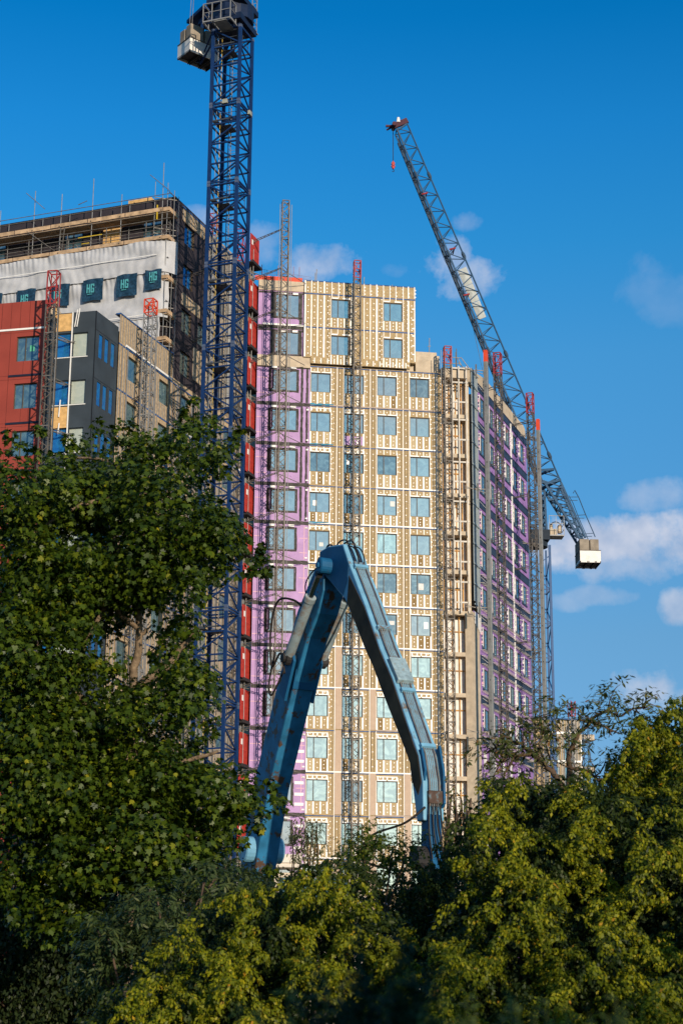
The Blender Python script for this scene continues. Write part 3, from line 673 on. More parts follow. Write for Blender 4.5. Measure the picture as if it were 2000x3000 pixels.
# ------------------------------------------------------------------ charcoal corner and red block
RB = frame('red_panel_block', 'red panelled block with two-part windows at the left edge, under white sheeting', 'apartment block', RQ, AR)
c = MB(); c.box(-14, -3.0, .3, 12, 0, 43.7); c.build('concrete_core', CONC, RB)
RW = [(-5.2, -3.70), (-9.2, -7.7), (-13.2, -11.7)]; RZ = [41.62, 38.50, 35.4, 32.3, 29.2, 26.1, 23.0]
holes = [(a, bb, z-1.65, z) for a, bb in RW for z in RZ]
w = MB(); w.holed(-14, -3.18, 0, 43.97, holes, 0, .3); w.add([(-14, 0, 43.97), (-3.18, 0, 43.97), (-3.18, .5, 43.97), (-14, .5, 43.97)], [(0, 1, 2, 3)])
w.add([(-3.18, 0, 0), (-3.18, .35, 0), (-3.18, .35, 43.97), (-3.18, 0, 43.97)], [(0, 1, 2, 3)]); w.build('red_wall', REDCL, RB)
w = MB(); jm = mat('red_joint', (.12, .02, .015), .6)
for x in [-3.18-.62*i for i in range(17)]: w.box(x-.012, x+.012, -.004, 0, 42.16, 43.95)
for k, z in enumerate(RZ):
    for x in (-5.62, -6.35, -10.4): w.box(x-.012, x+.012, -.004, 0, z-3.1, z+.4)
    for a, bb in RW:
        for t in (.35, .68): w.box(a+1.5*t-.01, a+1.5*t+.01, -.004, 0, z-2.55, z-1.66)
    w.box(-14, -3.2, -.004, 0, z+.28, z+.30); w.box(-14, -3.2, -.004, 0, z-2.58, z-2.56)
w.build('panel_joint', jm, RB)
w = MB(); w.box(-14, -3.3, -.05, 0, 42.05, 42.17); w.build('white_belt', WHT, RB)
w = MB()
for z in (39.02, 35.9, 32.8, 29.7, 26.6):
    w.box(-5.62, -3.45, -.04, 0, z-.07, z+.07); w.box(-14, -6.4, -.04, 0, z-.07, z+.07)
w.build('dark_belt', mat('dark_blue_belt', (.015, .018, .035), .5), RB)
for a, bb, z0, z1 in holes: window(RB, a, z0, bb-a, z1-z0, .12, gl=GLG, split=.38)
b = MB(); b.box(-4.35, -4.05, .16, .165, 40.65, 41.05); b.build('green_notice', mat('green_notice', (.12, .5, .3), .6), RB)

CB = frame('charcoal_corner_block', 'narrow charcoal panelled corner with plywood and blue film glass, right of the red front', 'apartment block', RQ, AR)
c = MB(); c.box(-3.1, -.05, .3, 3.0, 0, 42.8); c.build('concrete_core', CONC, CB)
hl = [(-2.55, -1.58, z-1.6, z) for z in RZ]+[(-1.5, -.5, z-1.6, z-.02) for z in RZ]
w = MB(); w.holed(-3.18, -.0, 0, 42.97, hl, .02, .2); w.add([(-3.18, .02, 42.97), (0, .02, 42.97), (0, 1, 42.97), (-3.18, 1, 42.97)], [(0, 1, 2, 3)])
w.build('charcoal_front', CHAR, CB)
def cside(mb):   # wall-plane coordinates (s from RQ along AS, out, z) -> corner-local
    e = az(AS); n = az(AS-90); X = az(AR); Yv = az(AR-90)
    mb.v = [tuple(float(v) for v in ((e*x+n*y)@X, (e*x+n*y)@Yv, z)) for x, y, z in mb.v]; return mb
w = MB(); sh = []
for z in RZ:
    for j, s in enumerate((.50, 1.28, 2.1)): sh.append((s, s+.55, z-1.6, z-.02))
w.holed(0.0, 3.0, 0, 42.97, sh, 0, .2); cside(w); w.build('charcoal_side', CHAR, CB)
for a, bb, z0, z1 in sh: w = MB(); w.box(a, bb, .05, .07, z0, z1); cside(w); w.build('narrow_side_window', GLB, CB)
for a, bb, z0, z1 in sh: w = MB(); w.box(a, a+.04, .02, .1, z0, z1); w.box(bb-.04, bb, .02, .1, z0, z1); w.box(a, bb, .02, .1, z0, z0+.05); cside(w); w.build('narrow_window_frame', BLK, CB)
w = MB(); w.box(-.02, .02, -.03, .01, 0, 42.95); 
for z in (41.75, 38.6, 35.5): w.box(-.0, 3.0, -.01, .0, z-.015, z+.015)
cside(w); w.build('side_trim', mat('charcoal_joint', (.015, .017, .02), .5), CB)
for i, (a, bb, z0, z1) in enumerate(hl): window(CB, a, z0, bb-a, z1-z0, .1, gl=GLB if i < 7 else GLC, split=0, fr=CHAR)
w = MB()
for z0, z1 in ((41.75, 42.9), (35.4, 36.75), (29.4, 30.4)): w = MB(); w.box(-2.6, -1.52, -.02, .02, z0, z1); w.build('plywood_sheet', PLY, CB)
w = MB(); w.box(-2.7, -2.62, -.1, .0, 42.6, 43.8); w.build('timber_upright', PLY, CB)
w = MB(); w.box(-1.56, -1.50, -.06, .02, 0, 42.95)
for z in RZ: w.box(-2.6, -.45, -.015, .02, z-1.66, z-1.61)
w.bar((-1.35, -.08, 41.95), (-1.2, -.08, 43.1), .05); w.bar((-1.2, -.1, 41.95), (-1.05, -.1, 43.15), .05); w.bar((-2.1, -.08, 36.1), (-2.05, -.08, 37.2), .06); w.bar((-2.1, -.08, 35.0), (-2.05, -.08, 35.7), .06)
w.build('white_strip', WHT, CB)
# ================================================================== lattice masts
def lattice(mb, w, z0, z1, pitch, ch=.05, br=.028, cx=0., cy=0., nside=4, collar=1.5):
    cs = [(cx-w/2, cy-w/2), (cx+w/2, cy-w/2), (cx+w/2, cy+w/2), (cx-w/2, cy+w/2)] if nside == 4 else [(cx-w/2, cy-w*.4), (cx+w/2, cy-w*.4), (cx, cy+w*.45)]
    for x, y in cs: mb.bar((x, y, z0), (x, y, z1), ch, n=4)
    n = max(1, int(round((z1-z0)/pitch))); p = (z1-z0)/n
    for k in range(len(cs)):
        a, b_ = cs[k], cs[(k+1) % len(cs)]
        for i in range(n):
            q0, q1 = (a, b_) if (i+k) % 2 else (b_, a)
            mb.bar((*q0, z0+i*p), (*q1, z0+(i+1)*p), br, caps=False)
        m_ = int((z1-z0)/collar)
        for j in range(m_+1): mb.bar((*a, z0+j*collar), (*b_, z0+j*collar), br*1.3, caps=False)
def mast(name, label, P, a, H, w, group, red=1.4, mt=None, ties=(), tie_len=1.2, side_poles=False, pitch=.5, ch=.065, br=.042, nside=4, redm=None, cat='lattice mast'):
    t = frame(name, label, cat, P, a, group)
    b = MB(); lattice(b, w, 0, H-red, pitch, ch, br, nside=nside); b.box(-w*.8, w*.8, -w*.8, w*.8, 0, .2); b.build('mast_lattice', mt or MSTEEL, t)
    if red:
        b = MB(); lattice(b, w, H-red+.01, H, .7, ch*1.05, br*1.1, nside=nside, collar=red/2-.005); b.build('red_top_section', redm or MREDM, t)
    if side_poles:
        b = MB()
        for x in side_poles: b.bar((x, -.1, 0), (x, -.1, H-.3), .045, n=6)
        b.build('side_pole', WHT2, t)
    for z, dx in ties:
        b = MB()
        for s_ in (-1, 1):
            b.bar((s_*w/2, w/2, z), (dx+s_*.15, tie_len, z-.05), .045)
        b.bar((-w/2, w/2, z), (dx+.15, tie_len, z-.04), .035); b.bar((dx-.25, tie_len, z), (dx+.3, tie_len, z), .06)
        b.bar((-w/2, -w/2, z), (w/2, -w/2, z), .06)
        b.build('wall_tie', STEEL, t)
    return t
def offp(P, a, u, off): return P+az(a)*u+az(a+90)*off
G1 = 'lattice masts fixed to the facades'
tz = lambda z0, n, s: [(z0-i*s, 0) for i in range(n)]
mast('lattice_mast', 'red-topped lattice mast standing in front of the golden insulated facade', offp(T0, AT, -6.38, 1.3), AT, 56.1, .5, G1, ties=[(z+.1, .3) for z in ZB[:13:2]], pitch=.5, side_poles=(-.27, .27))
# purple one: side ties zigzag to a pole on the left
_q = offp(T0, AT, 0, 2.7); um_, zm_ = hit(837, 590, _q, AT)
pm = mast('lattice_mast', 'tall plain grey lattice mast rising above the violet board wall, with no red top', _q+az(AT)*um_, AT, zm_, .5, G1, red=0, side_poles=(-.42, .30, .46), pitch=.55)
for i, z in enumerate([57.7]+[54.55, 51.3]+ZB[:14]):
    b = MB(); x0, x1 = -2.3, -.3
    for j in range(8):
        xa, xb = x0+(x1-x0)*j/8, x0+(x1-x0)*(j+1)/8; ya = 2.3-2.2*j/8; yb = 2.3-2.2*(j+1)/8
        b.bar((xa, ya, z-.25+.03*j), (xb, yb, z-.22+.03*j), .04); b.bar((xa, ya+.02, z-.08+.02*j), (xb, yb+.02, z-.06+.02*j), .04)
        b.bar((xa, ya, z-.25+.03*j) if j % 2 else (xa, ya, z-.08+.02*j), (xb, yb, z-.06+.02*j) if j % 2 else (xb, yb, z-.22+.03*j), .025)
    b.bar((-.3, .1, z), (1.9 if z < 57 else .4, 2.4 if z < 57 else .2, z-.1), .04); b.bar((x0-.15, 2.2, z-.35), (x0+.3, 2.5, z+.05), .05); b.bar((x0-.15, 2.4, z+.15), (x0+.3, 2.1, z-.3), .04)
    b.build('wall_tie', STEEL, pm)
b = MB(); b.bar((-2.35, 2.3, 0), (-2.35, 2.3, 57.2), .05, n=6); b.bar((-2.15, 2.2, 0), (-2.15, 2.2, 56.9), .05, n=6); b.build('tie_standard', WHT2, pm)
mast('lattice_mast', 'red-topped lattice mast in front of the open concrete corner bay', offp(T0, AT, .58, 1.2), AT, 49.6, .52, G1, ties=[(z, -.3) for z in ZB[1:13:2]], side_poles=(-.52, -.28, .28), pitch=.5)
wm = offp(WP, AW, 3.9, 1.4)
def wingmast(x, y, top, label, off=1.4, w=.52, **k):
    # stand-off fixed; position along the wall found from the sight line of the mast foot's azimuth
    Q = WP+az(AW+90)*off; u, z = hit(x, y, Q, AW); P = Q+az(AW)*u
    return mast('lattice_mast', label, P, AW, z, w, G1, tie_len=off, **k)
wingmast(1456, 1036, 0, 'red-topped lattice mast nearest the corner on the violet side wall', ties=[(z, .3) for z in ZB[0:14:2]], pitch=.5, red=1.7, side_poles=(.4,))
wingmast(1551, 1154, 0, 'red-topped lattice mast at the far end of the violet side wall', ties=[(z, .3) for z in ZB[0:14:2]], pitch=.5, red=1.7, off=1.7, side_poles=(.42,))
Q = S0+az(AS+90)*1.2
def leftmast(P0, a, x, y, label, off, w, **k):
    Q = P0+az(a+90)*off; u, z = hit(x, y, Q, a); P = Q+az(a)*u
    return mast('lattice_mast', label, P, a, z, w, G1, tie_len=off, **k)
leftmast(S0, AS, 443, 880, 'orange-topped lattice mast in front of the weathered timber wall', 1.2, .62, ties=[(z, .3) for z in LZ], redm=ORED, red=.95, pitch=.5, mt=WHT2)
leftmast(RQ, AR, 160, 798, 'brown-red topped lattice mast between the red wall and the charcoal corner', 1.5, .6, ties=[(41.0, .7), (35.0, .7), (38.2, .6)], red=2.2, pitch=.42, side_poles=(-.42, .42))
leftmast(S0, AS, 630, 630, 'red-topped lattice mast seen through the blue crane mast beside the black wall', 1.6, .6, ties=[(51, .3), (46, .3)], pitch=.5, mt=WHT2)
# hoist mast behind the landing gates
hm = mast('lattice_mast', 'hoist mast with red upper lattice carrying the red landing gates', T0+az(AT)*-14.0+az(20)*-2.6+az(110)*-.2, 20, 57.6, .65, G1, red=2.6, pitch=.6)

# steel rails with painted tops
def rail_post(x, y, yb, label, off):
    Q = WP+az(AW+90)*off; u, z = hit(x, y, Q, AW); P = Q+az(AW)*u; u2, zb = hit(x, yb, Q, AW)
    t = frame('guide_rail', label, 'guide rail', P, AW, 'grey guide rails with painted tops')
    b = MB(); b.box(-.17, .17, -.15, .15, 0, zb)
    b.build('rail_column', mat('rail_grey', (.23, .23, .22), .5, metal=.3, var=.1), t, bevel=.02)
    b = MB(); b.box(-.16, .16, -.14, .14, zb+.002, z); b.build('painted_top', ORED, t)
    b = MB()
    for i in range(28): b.box(-.175, -.17, -.03, .03, z-3-i*1.5, z-2.9-i*1.5)
    b.build('bolt', GREASE, t)
    for k in range(0, 14, 3):
        b = MB(); b.bar((-.1, .1, ZB[k]), (-1.1, off, ZB[k]-.05), .05); b.bar((-1.0, .5, ZB[k]+.25), (-1.0, .5, ZB[k]-.9), .09); b.bar((-.1, .1, ZB[k]-.3), (-1.2, off, ZB[k]+.1), .04); b.build('wall_tie', STEEL, t)
rail_post(1421.5, 1027, 1060, 'thick grey guide rail with orange-red top near the corner of the violet side wall', 1.5)
rail_post(1574.5, 1229, 1260, 'thick grey guide rail with orange-red top beyond the far end of the violet side wall', 1.3)

# ================================================================== red landing gates of the hoist
GP = T0+az(AT)*-14.0
gts = [(55.85, 58.1), (52.05, 54.25), (48.98, 51.2), (45.85, 48.0), (42.55, 44.92), (39.1, 41.35), (36.0, 38.43), (33.0, 35.3), (29.95, 32.3), (26.9, 29.2), (23.8, 26.1), (20.8, 23.1), (17.7, 20.05), (14.7, 17.0), (11.7, 14.0)]
ORD = ['topmost', 'second from the top', 'third from the top', 'fourth from the top', 'fifth from the top', 'sixth from the top', 'seventh from the top', 'eighth from the top', 'ninth from the top', 'tenth from the top', 'eleventh from the top', 'twelfth from the top', 'third from the bottom', 'second from the bottom', 'lowest']
g0 = None
for i, (z0, z1) in enumerate(gts):
    lb = 'red mesh landing gate beside the violet wall, '+ORD[i]+' of the column'
    if g0 is None:
        g0 = frame('landing_gate', lb, 'landing gate', GP, 20, 'red landing gates of the hoist'); g0.location.z = z0
        H = 2.2
        b = MB(); b.box(-1.1, .55, 0, .04, .98, 1.06); b.box(-1.1, .55, 0, .04, 0, .08); b.box(-1.1, .55, 0, .04, H-.08, H)
        for x in (-1.1, -.3, .47): b.box(x, x+.07, -.01, .05, .0, H)
        b.build('gate_frame', mat('gate_frame_red', (.44, .045, .035), .5, var=.1), g0)
        b = MB(); b.box(-1.05, .5, .012, .03, .08, H-.08)
        for i2 in range(13): b.box(-1.03+i2*.115, -1.01+i2*.115, .0, .03, .08, H-.08)
        b.build('gate_mesh', GATE, g0)
        b = MB(); b.box(-1.2, .6, -.25, .7, -.26, -.16); b.box(-1.2, .6, -.22, -.16, -.16, -.02); b.build('landing_plate', GREASE, g0)
        b = MB(); b.box(-.9, -.66, -.022, -.002, 1.35, 1.75); b.build('gate_sign', WHT, g0)
        b = MB()
        for x in (-.3, .5): b.bar((x, .5, -.3), (x, .5, -.75), .06)
        b.bar((-.9, .1, .95), (.4, .1, .93), .06); b.bar((-1, .3, -.5), (.6, .3, -.52), .05); b.bar((-1, .6, -.6), (.6, -.1, -.62), .05); b.build('gate_bracket', STEEL, g0)
        g1 = g0
    else:
        dup(g0, None, (GP[0], GP[1], z0), lb)

# ================================================================== left tower crane
CL = at(682, 1000, 106); CL[2] = 0
TC = frame('luffing_tower_crane', 'navy blue tower crane, tall near lattice mast with grey ballast box at its top', 'tower crane', CL, AS)
# local: nearest chord at origin, x along az 20.5, y along az -69.5 ; mast occupies 0..2 in x and y
zt = 70.0
z_top = float(at(682, 62, 106)[2])
SEC = 5.75; NS = 11
ztop_sec = z_top-.2
msk = None
b = MB()
for (x, y) in ((0, 0), (2, 0), (2, 2), (0, 2)): b.bar((x, y, 0), (x, y, SEC-.01), .2, .2)
cs = [(0, 0), (2, 0), (2, 2), (0, 2)]
q = SEC/4
for k in range(4):
    A_, B_ = cs[k], cs[(k+1) % 4]
    for i in range(4):
        p0, p1 = (A_, B_) if (i+k) % 2 else (B_, A_)
        b.bar((*p0, i*q+.08), (*p1, (i+1)*q-.08), .085)
    for zz in (.06, SEC/4, SEC/2, SEC*.75): b.bar((*A_, zz), (*B_, zz), .095)
    b.bar((*A_, SEC-.12), (*B_, SEC-.12), .10)
cb = MB()
for (x, y) in cs:
    cb.box(x-.11, x+.11, y-.11, y+.11, SEC-.22, SEC-.02); cb.box(x-.11, x+.11, y-.11, y+.11, 0, .18)
sec = b.build('mast_section', NAVY, TC); cbo = cb.build('bolted_joint', mat('joint_steel', (.10, .13, .2), .45, metal=.3), sec)
sec.location = (0, 0, ztop_sec-SEC)
for i in range(1, NS+1): dup(sec, TC, (0, 0, ztop_sec-SEC*(i+1)))
b = MB()
for i in range(24): pass
lx, ly = 1.35, 1.3
b.bar((lx, ly, 0), (lx, ly, z_top), .045); b.bar((lx+.4, ly, 0), (lx+.4, ly, z_top), .045)
zz = 1.
while zz < z_top: b.bar((lx, ly, zz), (lx+.4, ly, zz), .025, caps=False); zz += .3
for i in range(12):
    for hh in range(0, 5): 
        z_ = ztop_sec-SEC*i-1.0-hh*.9
        for sgn in (0, .4): b.bar((lx+sgn, ly, z_), (lx+sgn, ly-.5, z_), .02, caps=False)
        b.bar((lx, ly-.5, z_), (lx+.4, ly-.5, z_), .02, caps=False)
b.build('ladder', WHT2, TC)
b = MB(); b.box(.75, 1.9, .9, 1.9, 0, .04); b.box(.1, .75, 1.5, 1.9, 0, .04); 
for x in (.1, 1.9): b.bar((x, .2, .1), (x, 1.9, .1), .08)
for hz in (.55, 1.05): b.bar((.1, .25, hz), (1.9, .25, hz), .03); b.bar((.1, .25, hz), (.1, 1.9, hz), .03)
for x, y in ((.1, .25), (1., .25), (1.9, .25), (.1, 1.9)): b.bar((x, y, 0), (x, y, 1.05), .03)
pf = b.build('rest_platform', mat('platform_grating', (.07, .08, .095), .6, metal=.3), TC, loc=(0, 0, ztop_sec-SEC-1.2))
for i in range(2, 12): dup(pf, TC, (0, 0, ztop_sec-SEC*i-1.2))
pf2 = dup(pf, TC, (0, 0, ztop_sec-1.3))
b = MB(); b.tube([(.5, 1.55, z_top-.6), (.5, 1.55, 2)], .022, 5); b.build('yellow_cable', mat('yellow_cable', (.5, .34, .06), .6), TC)
b = MB(); b.tube([(.35, 1.75, z_top-.6), (.35, 1.75, 2)], .02, 5); b.tube([(.62, 1.6, z_top-8), (.6, 1.62, 2)], .015, 5); b.build('hanging_line', mat('grey_line', (.25, .25, .25), .6), TC)
for (x, y, zz) in ((-.1, .95, ztop_sec-SEC+.1), (1.6, -.1, ztop_sec-SEC-.1)):
    b = MB(); b.prism([(-.2, -.16), (.2, -.16), (.16, .14), (-.16, .14)], (x, y, zz), (0, 1, 0) if x < 0 else (1, 0, 0), (0, 0, 1), (1, 0, 0) if x < 0 else (0, 1, 0), -.09, .07)
    b.build('floodlight', mat('floodlight_glass', (.32, .32, .26), .3), TC)
# head: guarded cage, slewing parts, tower-head legs, machinery deck
b = MB()
cz = float(at(600, 62, 106)[2])-.15; ch = 1.35
cx0, cx1, cy0, cy1 = -1.15, -.25, .25, 2.25
for hz, wd_ in ((0, .09), (ch*.5, .04), (ch, .06)):
    for p0, p1 in (((cx0, cy0), (cx0, cy1)), ((cx0, cy0), (cx1, cy0)), ((cx1, cy1), (cx0, cy1))): b.bar((*p0, cz+hz), (*p1, cz+hz), wd_)
for x, y in ((cx0, cy0), (cx0, .95), (cx0, 1.6), (cx0, cy1), (cx1, cy0), (cx1, cy1)): b.bar((x, y, cz), (x, y, cz+ch), .06)
for y in (cy0, .9, 1.6, cy1): b.bar((cx0, y, cz-.05), (.3, y, cz-.05), .08)
b.box(cx0, .3, cy0+.3, cy0+1.2, cz-.12, cz-.06)
b.build('guard_cage', WHT2, TC)
b = MB(); b.box(-.35, 2.35, -.15, 2.35, z_top+.1, z_top+.55); b.box(.1, 1.9, .1, 1.9, z_top-.15, z_top+.1)
b.tube([(1, 1, z_top+.55), (1, 1, z_top+1.5)], 1.4, 16); b.box(-.4, 2.3, -.3, 2.4, z_top+1.5, z_top+1.9)
b.build('slewing_platform', mat('deck_navy', (.01, .02, .05), .5), TC)
# jib axis: counterweight side heads az -33, jib side az 147
def loc_az(a): return np.array([math.cos(R(a-AS)), -math.sin(R(a-AS)), 0])   # azimuth -> local xy
ja, jp = loc_az(-33), loc_az(57); cc_ = np.array([1, 1, 0.])
b = MB()
Zt = z_top+2.0
for s_ in (-.75, .75):
    b.bar(cc_+jp*s_+np.array([0, 0, Zt]), cc_+jp*s_+ja*3.4+np.array([0, 0, Zt+.1]), .3, .35)
    b.bar(cc_+ja*2.9+jp*s_+np.array([0, 0, Zt]), cc_+ja*3.6+jp*s_+np.array([0, 0, Zt-2.9]), .22, .22)
    b.bar(cc_+ja*1.2+jp*s_+np.array([0, 0, Zt-2.2]), cc_+ja*3.2+jp*s_+np.array([0, 0, Zt-3.2]), .10); b.bar(cc_+ja*1.2+jp*s_+np.array([0, 0, Zt-1.2]), cc_+ja*3.2+jp*s_+np.array([0, 0, Zt-3.0]), .08)
    b.bar(cc_+ja*1.1+jp*s_+np.array([0, 0, Zt]), cc_+ja*1.3+jp*s_+np.array([0, 0, Zt-2.6]), .2)
b.bar(cc_+ja*3.3-jp*.75+np.array([0, 0, Zt-2.0]), cc_+ja*3.3+jp*.75+np.array([0, 0, Zt-2.]), .1)
b.prism([(2.0, 0), (4.4, 0), (4.4, .25), (2.0, .25)], cc_+np.array([0, 0, Zt+.4]), ja, (0, 0, 1), jp, -1.3, 1.3)
b.build('head_frame', NAVY, TC)
cwp = hit(556, 148, CL+az(57)*0, AS)
# ballast box: front lower left corner seen at (556,148), its distance ~ 109 m
A0 = at(556, 148, 108.6)
L2 = A0-CL; e1 = az(AS); e2 = az(AS-90); A0l = np.array([L2@e1, L2@e2, A0[2]])
fx, fy = loc_az(50), loc_az(-38)
def bbx(b, p0, ax, ay, x0, x1, y0, y1, z0, z1): b.prism([(x0, y0), (x1, y0), (x1, y1), (x0, y1)], np.array(p0)+np.array([0, 0, z0]), ax, ay, (0, 0, 1), 0, z1-z0)
BL, BW_, BH = 2.5, 1.55, 1.02
def ballast(parent, p0, fx, fy, BL, BW_, BH, bhs):
    b = MB(); bbx(b, p0, fx, fy, 0, BL, 0, .06, 0, BH); bbx(b, p0, fx, fy, 0, BL, BW_-.06, BW_, 0, BH); bbx(b, p0, fx, fy, 0, .06, .06, BW_-.06, 0, BH); bbx(b, p0, fx, fy, BL-.06, BL, .06, BW_-.06, 0, BH)
    b.build('ballast_box', BALW, parent)
    b = MB(); bbx(b, p0, fx, fy, .05, BL-.05, .05, BW_-.05, .18, .24)
    for t in (0., .34, .40, .70, .76, .96): bbx(b, p0, fx, fy, BL*t, BL*t+.07, -.01, BW_+.01, -.04, .12)
    bbx(b, p0, fx, fy, -.04, BL+.04, -.03, 0, BH, BH+.05); bbx(b, p0, fx, fy, -.04, 0, 0, BW_, BH, BH+.05); b.build('box_underframe', mat('underframe', (.05, .045, .045), .6), parent)
    for x0, x1, y0, y1, h in bhs:
        b = MB(); bbx(b, p0, fx, fy, x0*BL, x1*BL, y0*BW_, y1*BW_, .25, BH+h); b.build('concrete_weight', CONCD, parent, bevel=.04)
ballast(TC, A0l, fx, fy, BL, BW_, BH, [(.04, .47, .06, .45, 1.2), (.55, .97, .06, .45, 1.15), (.04, .47, .55, .95, 1.1), (.55, .97, .55, .95, 1.1)])
b = MB()
for t in (.2, .28): b.bar(A0l+fx*BL*t+fy*.9+np.array([0, 0, BH+1.1]), A0l+fx*BL*t+fy*.7+np.array([0, 0, 6]), .03)
b.build('hanger_rope', WHT2, TC)
b = MB()   # small access tower at right of head
p = np.array([2.35, .2, z_top+.9])
for dx in (0, .8):
    for dy in (0, .7): b.bar(p+np.array([dx, dy, 0]), p+np.array([dx, dy, 3]), .05)
for h in (0, .6, 1.2, 1.8, 2.4):
    b.bar(p+np.array([0, 0, h]), p+np.array([.8, 0, h]), .04); b.bar(p+np.array([0, 0, h]), p+np.array([0, .7, h]), .04); b.bar(p+np.array([0, .7, h]), p+np.array([.8, .7, h]), .04); b.bar(p+np.array([0, 0, h]), p+np.array([.8, 0, h+.6]), .03)
b.box(p[0]-.1, p[0]+.9, p[1]-.1, p[1]+.8, p[2]-.1, p[2]-.04)
b.build('access_basket', WHT2, TC)
b = MB()   # jib going up and towards the street, above the picture
for s_ in (-.7, .7):
    b.bar(cc_-ja*1.5+jp*s_+np.array([0, 0, Zt+.3]), cc_-ja*12+jp*s_+np.array([0, 0, Zt+26]), .14)
b.bar(cc_-ja*.6+np.array([0, 0, Zt+1.5]), cc_-ja*11+np.array([0, 0, Zt+27]), .14)
for i in range(16):
    t0, t1 = i/16, (i+1)/16; pa = cc_-ja*(1.5+10.5*t0)+np.array([0, 0, Zt+.3+25.7*t0]); pb = cc_-ja*(.6+10.4*t1)+np.array([0, 0, Zt+1.5+25.5*t1]); pc = cc_-ja*(1.5+10.5*t1)+np.array([0, 0, Zt+.3+25.7*t1])
    for s_ in (-.7, .7): b.bar(pa+jp*s_, pb, .07, caps=False); b.bar(pb, pc+jp*s_, .07, caps=False)
    b.bar(pa-jp*.7, pc+jp*.7, .06, caps=False)
b.build('jib', NAVY, TC)

# ================================================================== far tower crane
DR = 150.
CR = at(1569, 1500, DR); CR[2] = 0
JA = -93.
FC = frame('luffing_tower_crane', 'slate blue crane behind the wing, long raised jib and pale ballast box right of it', 'tower crane', CR, 87)
# local: x along az 87 (to the right), y along az -3
def RL(x, y, extra=0.):     # sight line meets vertical jib plane through CR
    u, z = hit(x, y, CR, 87); return np.array([u, extra, z])
b = MB()
zc = RL(1600, 1605)[2]
for (x, y) in ((-.95, -.95), (.95, -.95), (.95, .95), (-.95, .95)): b.bar((x, y, 0), (x, y, zc), .2 if x > 0 and y < 0 else .16)
cs = [(-.95, -.95), (.95, -.95), (.95, .95), (-.95, .95)]
n = int(zc/1.5)
for k in range(4):
    for i in range(n):
        p0, p1 = (cs[k], cs[(k+1) % 4]) if (i+k) % 2 else (cs[(k+1) % 4], cs[k])
        b.bar((*p0, i*1.5), (*p1, i*1.5+1.5), .08, caps=False)
        if i % 2 == 0: b.bar((*p0, i*1.5), (*p1, i*1.5), .08, caps=False)
b.build('mast_lattice', mat('crane_bright_blue', (.012, .07, .20), .4, var=.1), FC)
zp = RL(1590, 1430)[2]
b = MB()
for (x, y) in cs: b.bar((x*.8, y*.8, zc+1.4), (x*.7, y*.7, zp-.5), .17)
for i in range(5):
    z0 = zc+1.6+i*(zp-zc-2)/5; z1 = z0+(zp-zc-2)/5
    for k in range(4):
        a_, c_ = cs[k], cs[(k+1) % 4]; b.bar((a_[0]*.78, a_[1]*.78, z0), (c_[0]*.78, c_[1]*.78, z1), .09); b.bar((a_[0]*.78, a_[1]*.78, z0), (c_[0]*.78, c_[1]*.78, z0), .09)
b.build('tower_head', CRBL, FC)
b = MB(); b.tube([(0, 0, zc), (0, 0, zc+.5)], .95, 12); b.box(-1.0, 1.0, -1.0, 1.0, zc+.5, zc+.8); b.box(-1.0, 1.0, -1.0, 1.0, zc+.8, zc+1.4); b.build('slewing_ring', mat('ring_dark', (.02, .03, .045), .7), FC)
b = MB(); zb = zc+1.0; b.box(1.0, 2.3, -.8, .5, zb-.1, zb); 
for hz in (.5, 1.0, 1.7): b.bar((1., -.8, zb+hz), (2.3, -.8, zb+hz), .04); b.bar((2.3, -.8, zb+hz), (2.3, .5, zb+hz), .04)
for x in (1.0, 1.6, 2.3): b.bar((x, -.8, zb), (x, -.8, zb+1.7), .04)
b.bar((2.3, .5, zb), (2.3, .5, zb+1.7), .04); b.build('machinery_platform', WHT2, FC)
b = MB(); b.box(1.1, 1.75, -.5, .2, zb, zb+.6); b.box(1.85, 2.15, -.4, .1, zb+.3, zb+1.0); b.box(1.15, 1.4, -.3, .2, zb+.6, zb+1.1); b.build('winch_housing', CONC, FC, bevel=.05)
b = MB(); b.tube([(1.6+.4*math.cos(t*.4), -.6, zb+.9+.3*math.sin(t*.4)) for t in range(9)], .04, 6); b.build('winch_hose', HOSE, FC)
b = MB(); b.box(-2.3, -1.1, -1.6, -.5, zb-.4, zb+1.5); b.build('operator_cab', mat('cab_cream', (.55, .48, .36), .5), FC, bevel=.06)
b = MB(); b.tube([(-1.7, -1.75, zb-.5), (-1.7, -1.75, zb+1.2)], .25, 8); b.build('red_tank', GATE, FC)
# jib: two lower chords (left edge in the picture) and one upper chord (right edge)
tip0 = RL(1162, 372); tip1 = RL(1193, 360)
low = [RL(1160, 385), RL(1302, 720), RL(1405, 975), RL(1480, 1150), RL(1588, 1425)]
top = [RL(1192, 362), RL(1237, 485), RL(1320, 678), RL(1452, 975), RL(1508, 1105), RL(1585, 1272), RL(1645, 1420)]
def poly_at(P, t):
    L = [0]
    for i in range(len(P)-1): L.append(L[-1]+np.linalg.norm(P[i+1]-P[i]))
    d = t*L[-1]
    for i in range(len(P)-1):
        if d <= L[i+1]+1e-9: return P[i]+(P[i+1]-P[i])*(d-L[i])/(L[i+1]-L[i])
    return P[-1]
HW = .62
low = [low[0], low[-1]]; top = [top[0], top[-1]]
b = MB(); N = 22
for s_ in (-HW, HW): b.bar(low[0]+np.array([0, s_, 0]), low[1]+np.array([0, s_, 0]), .14)
b.bar(top[0], top[1], .15, n=6)
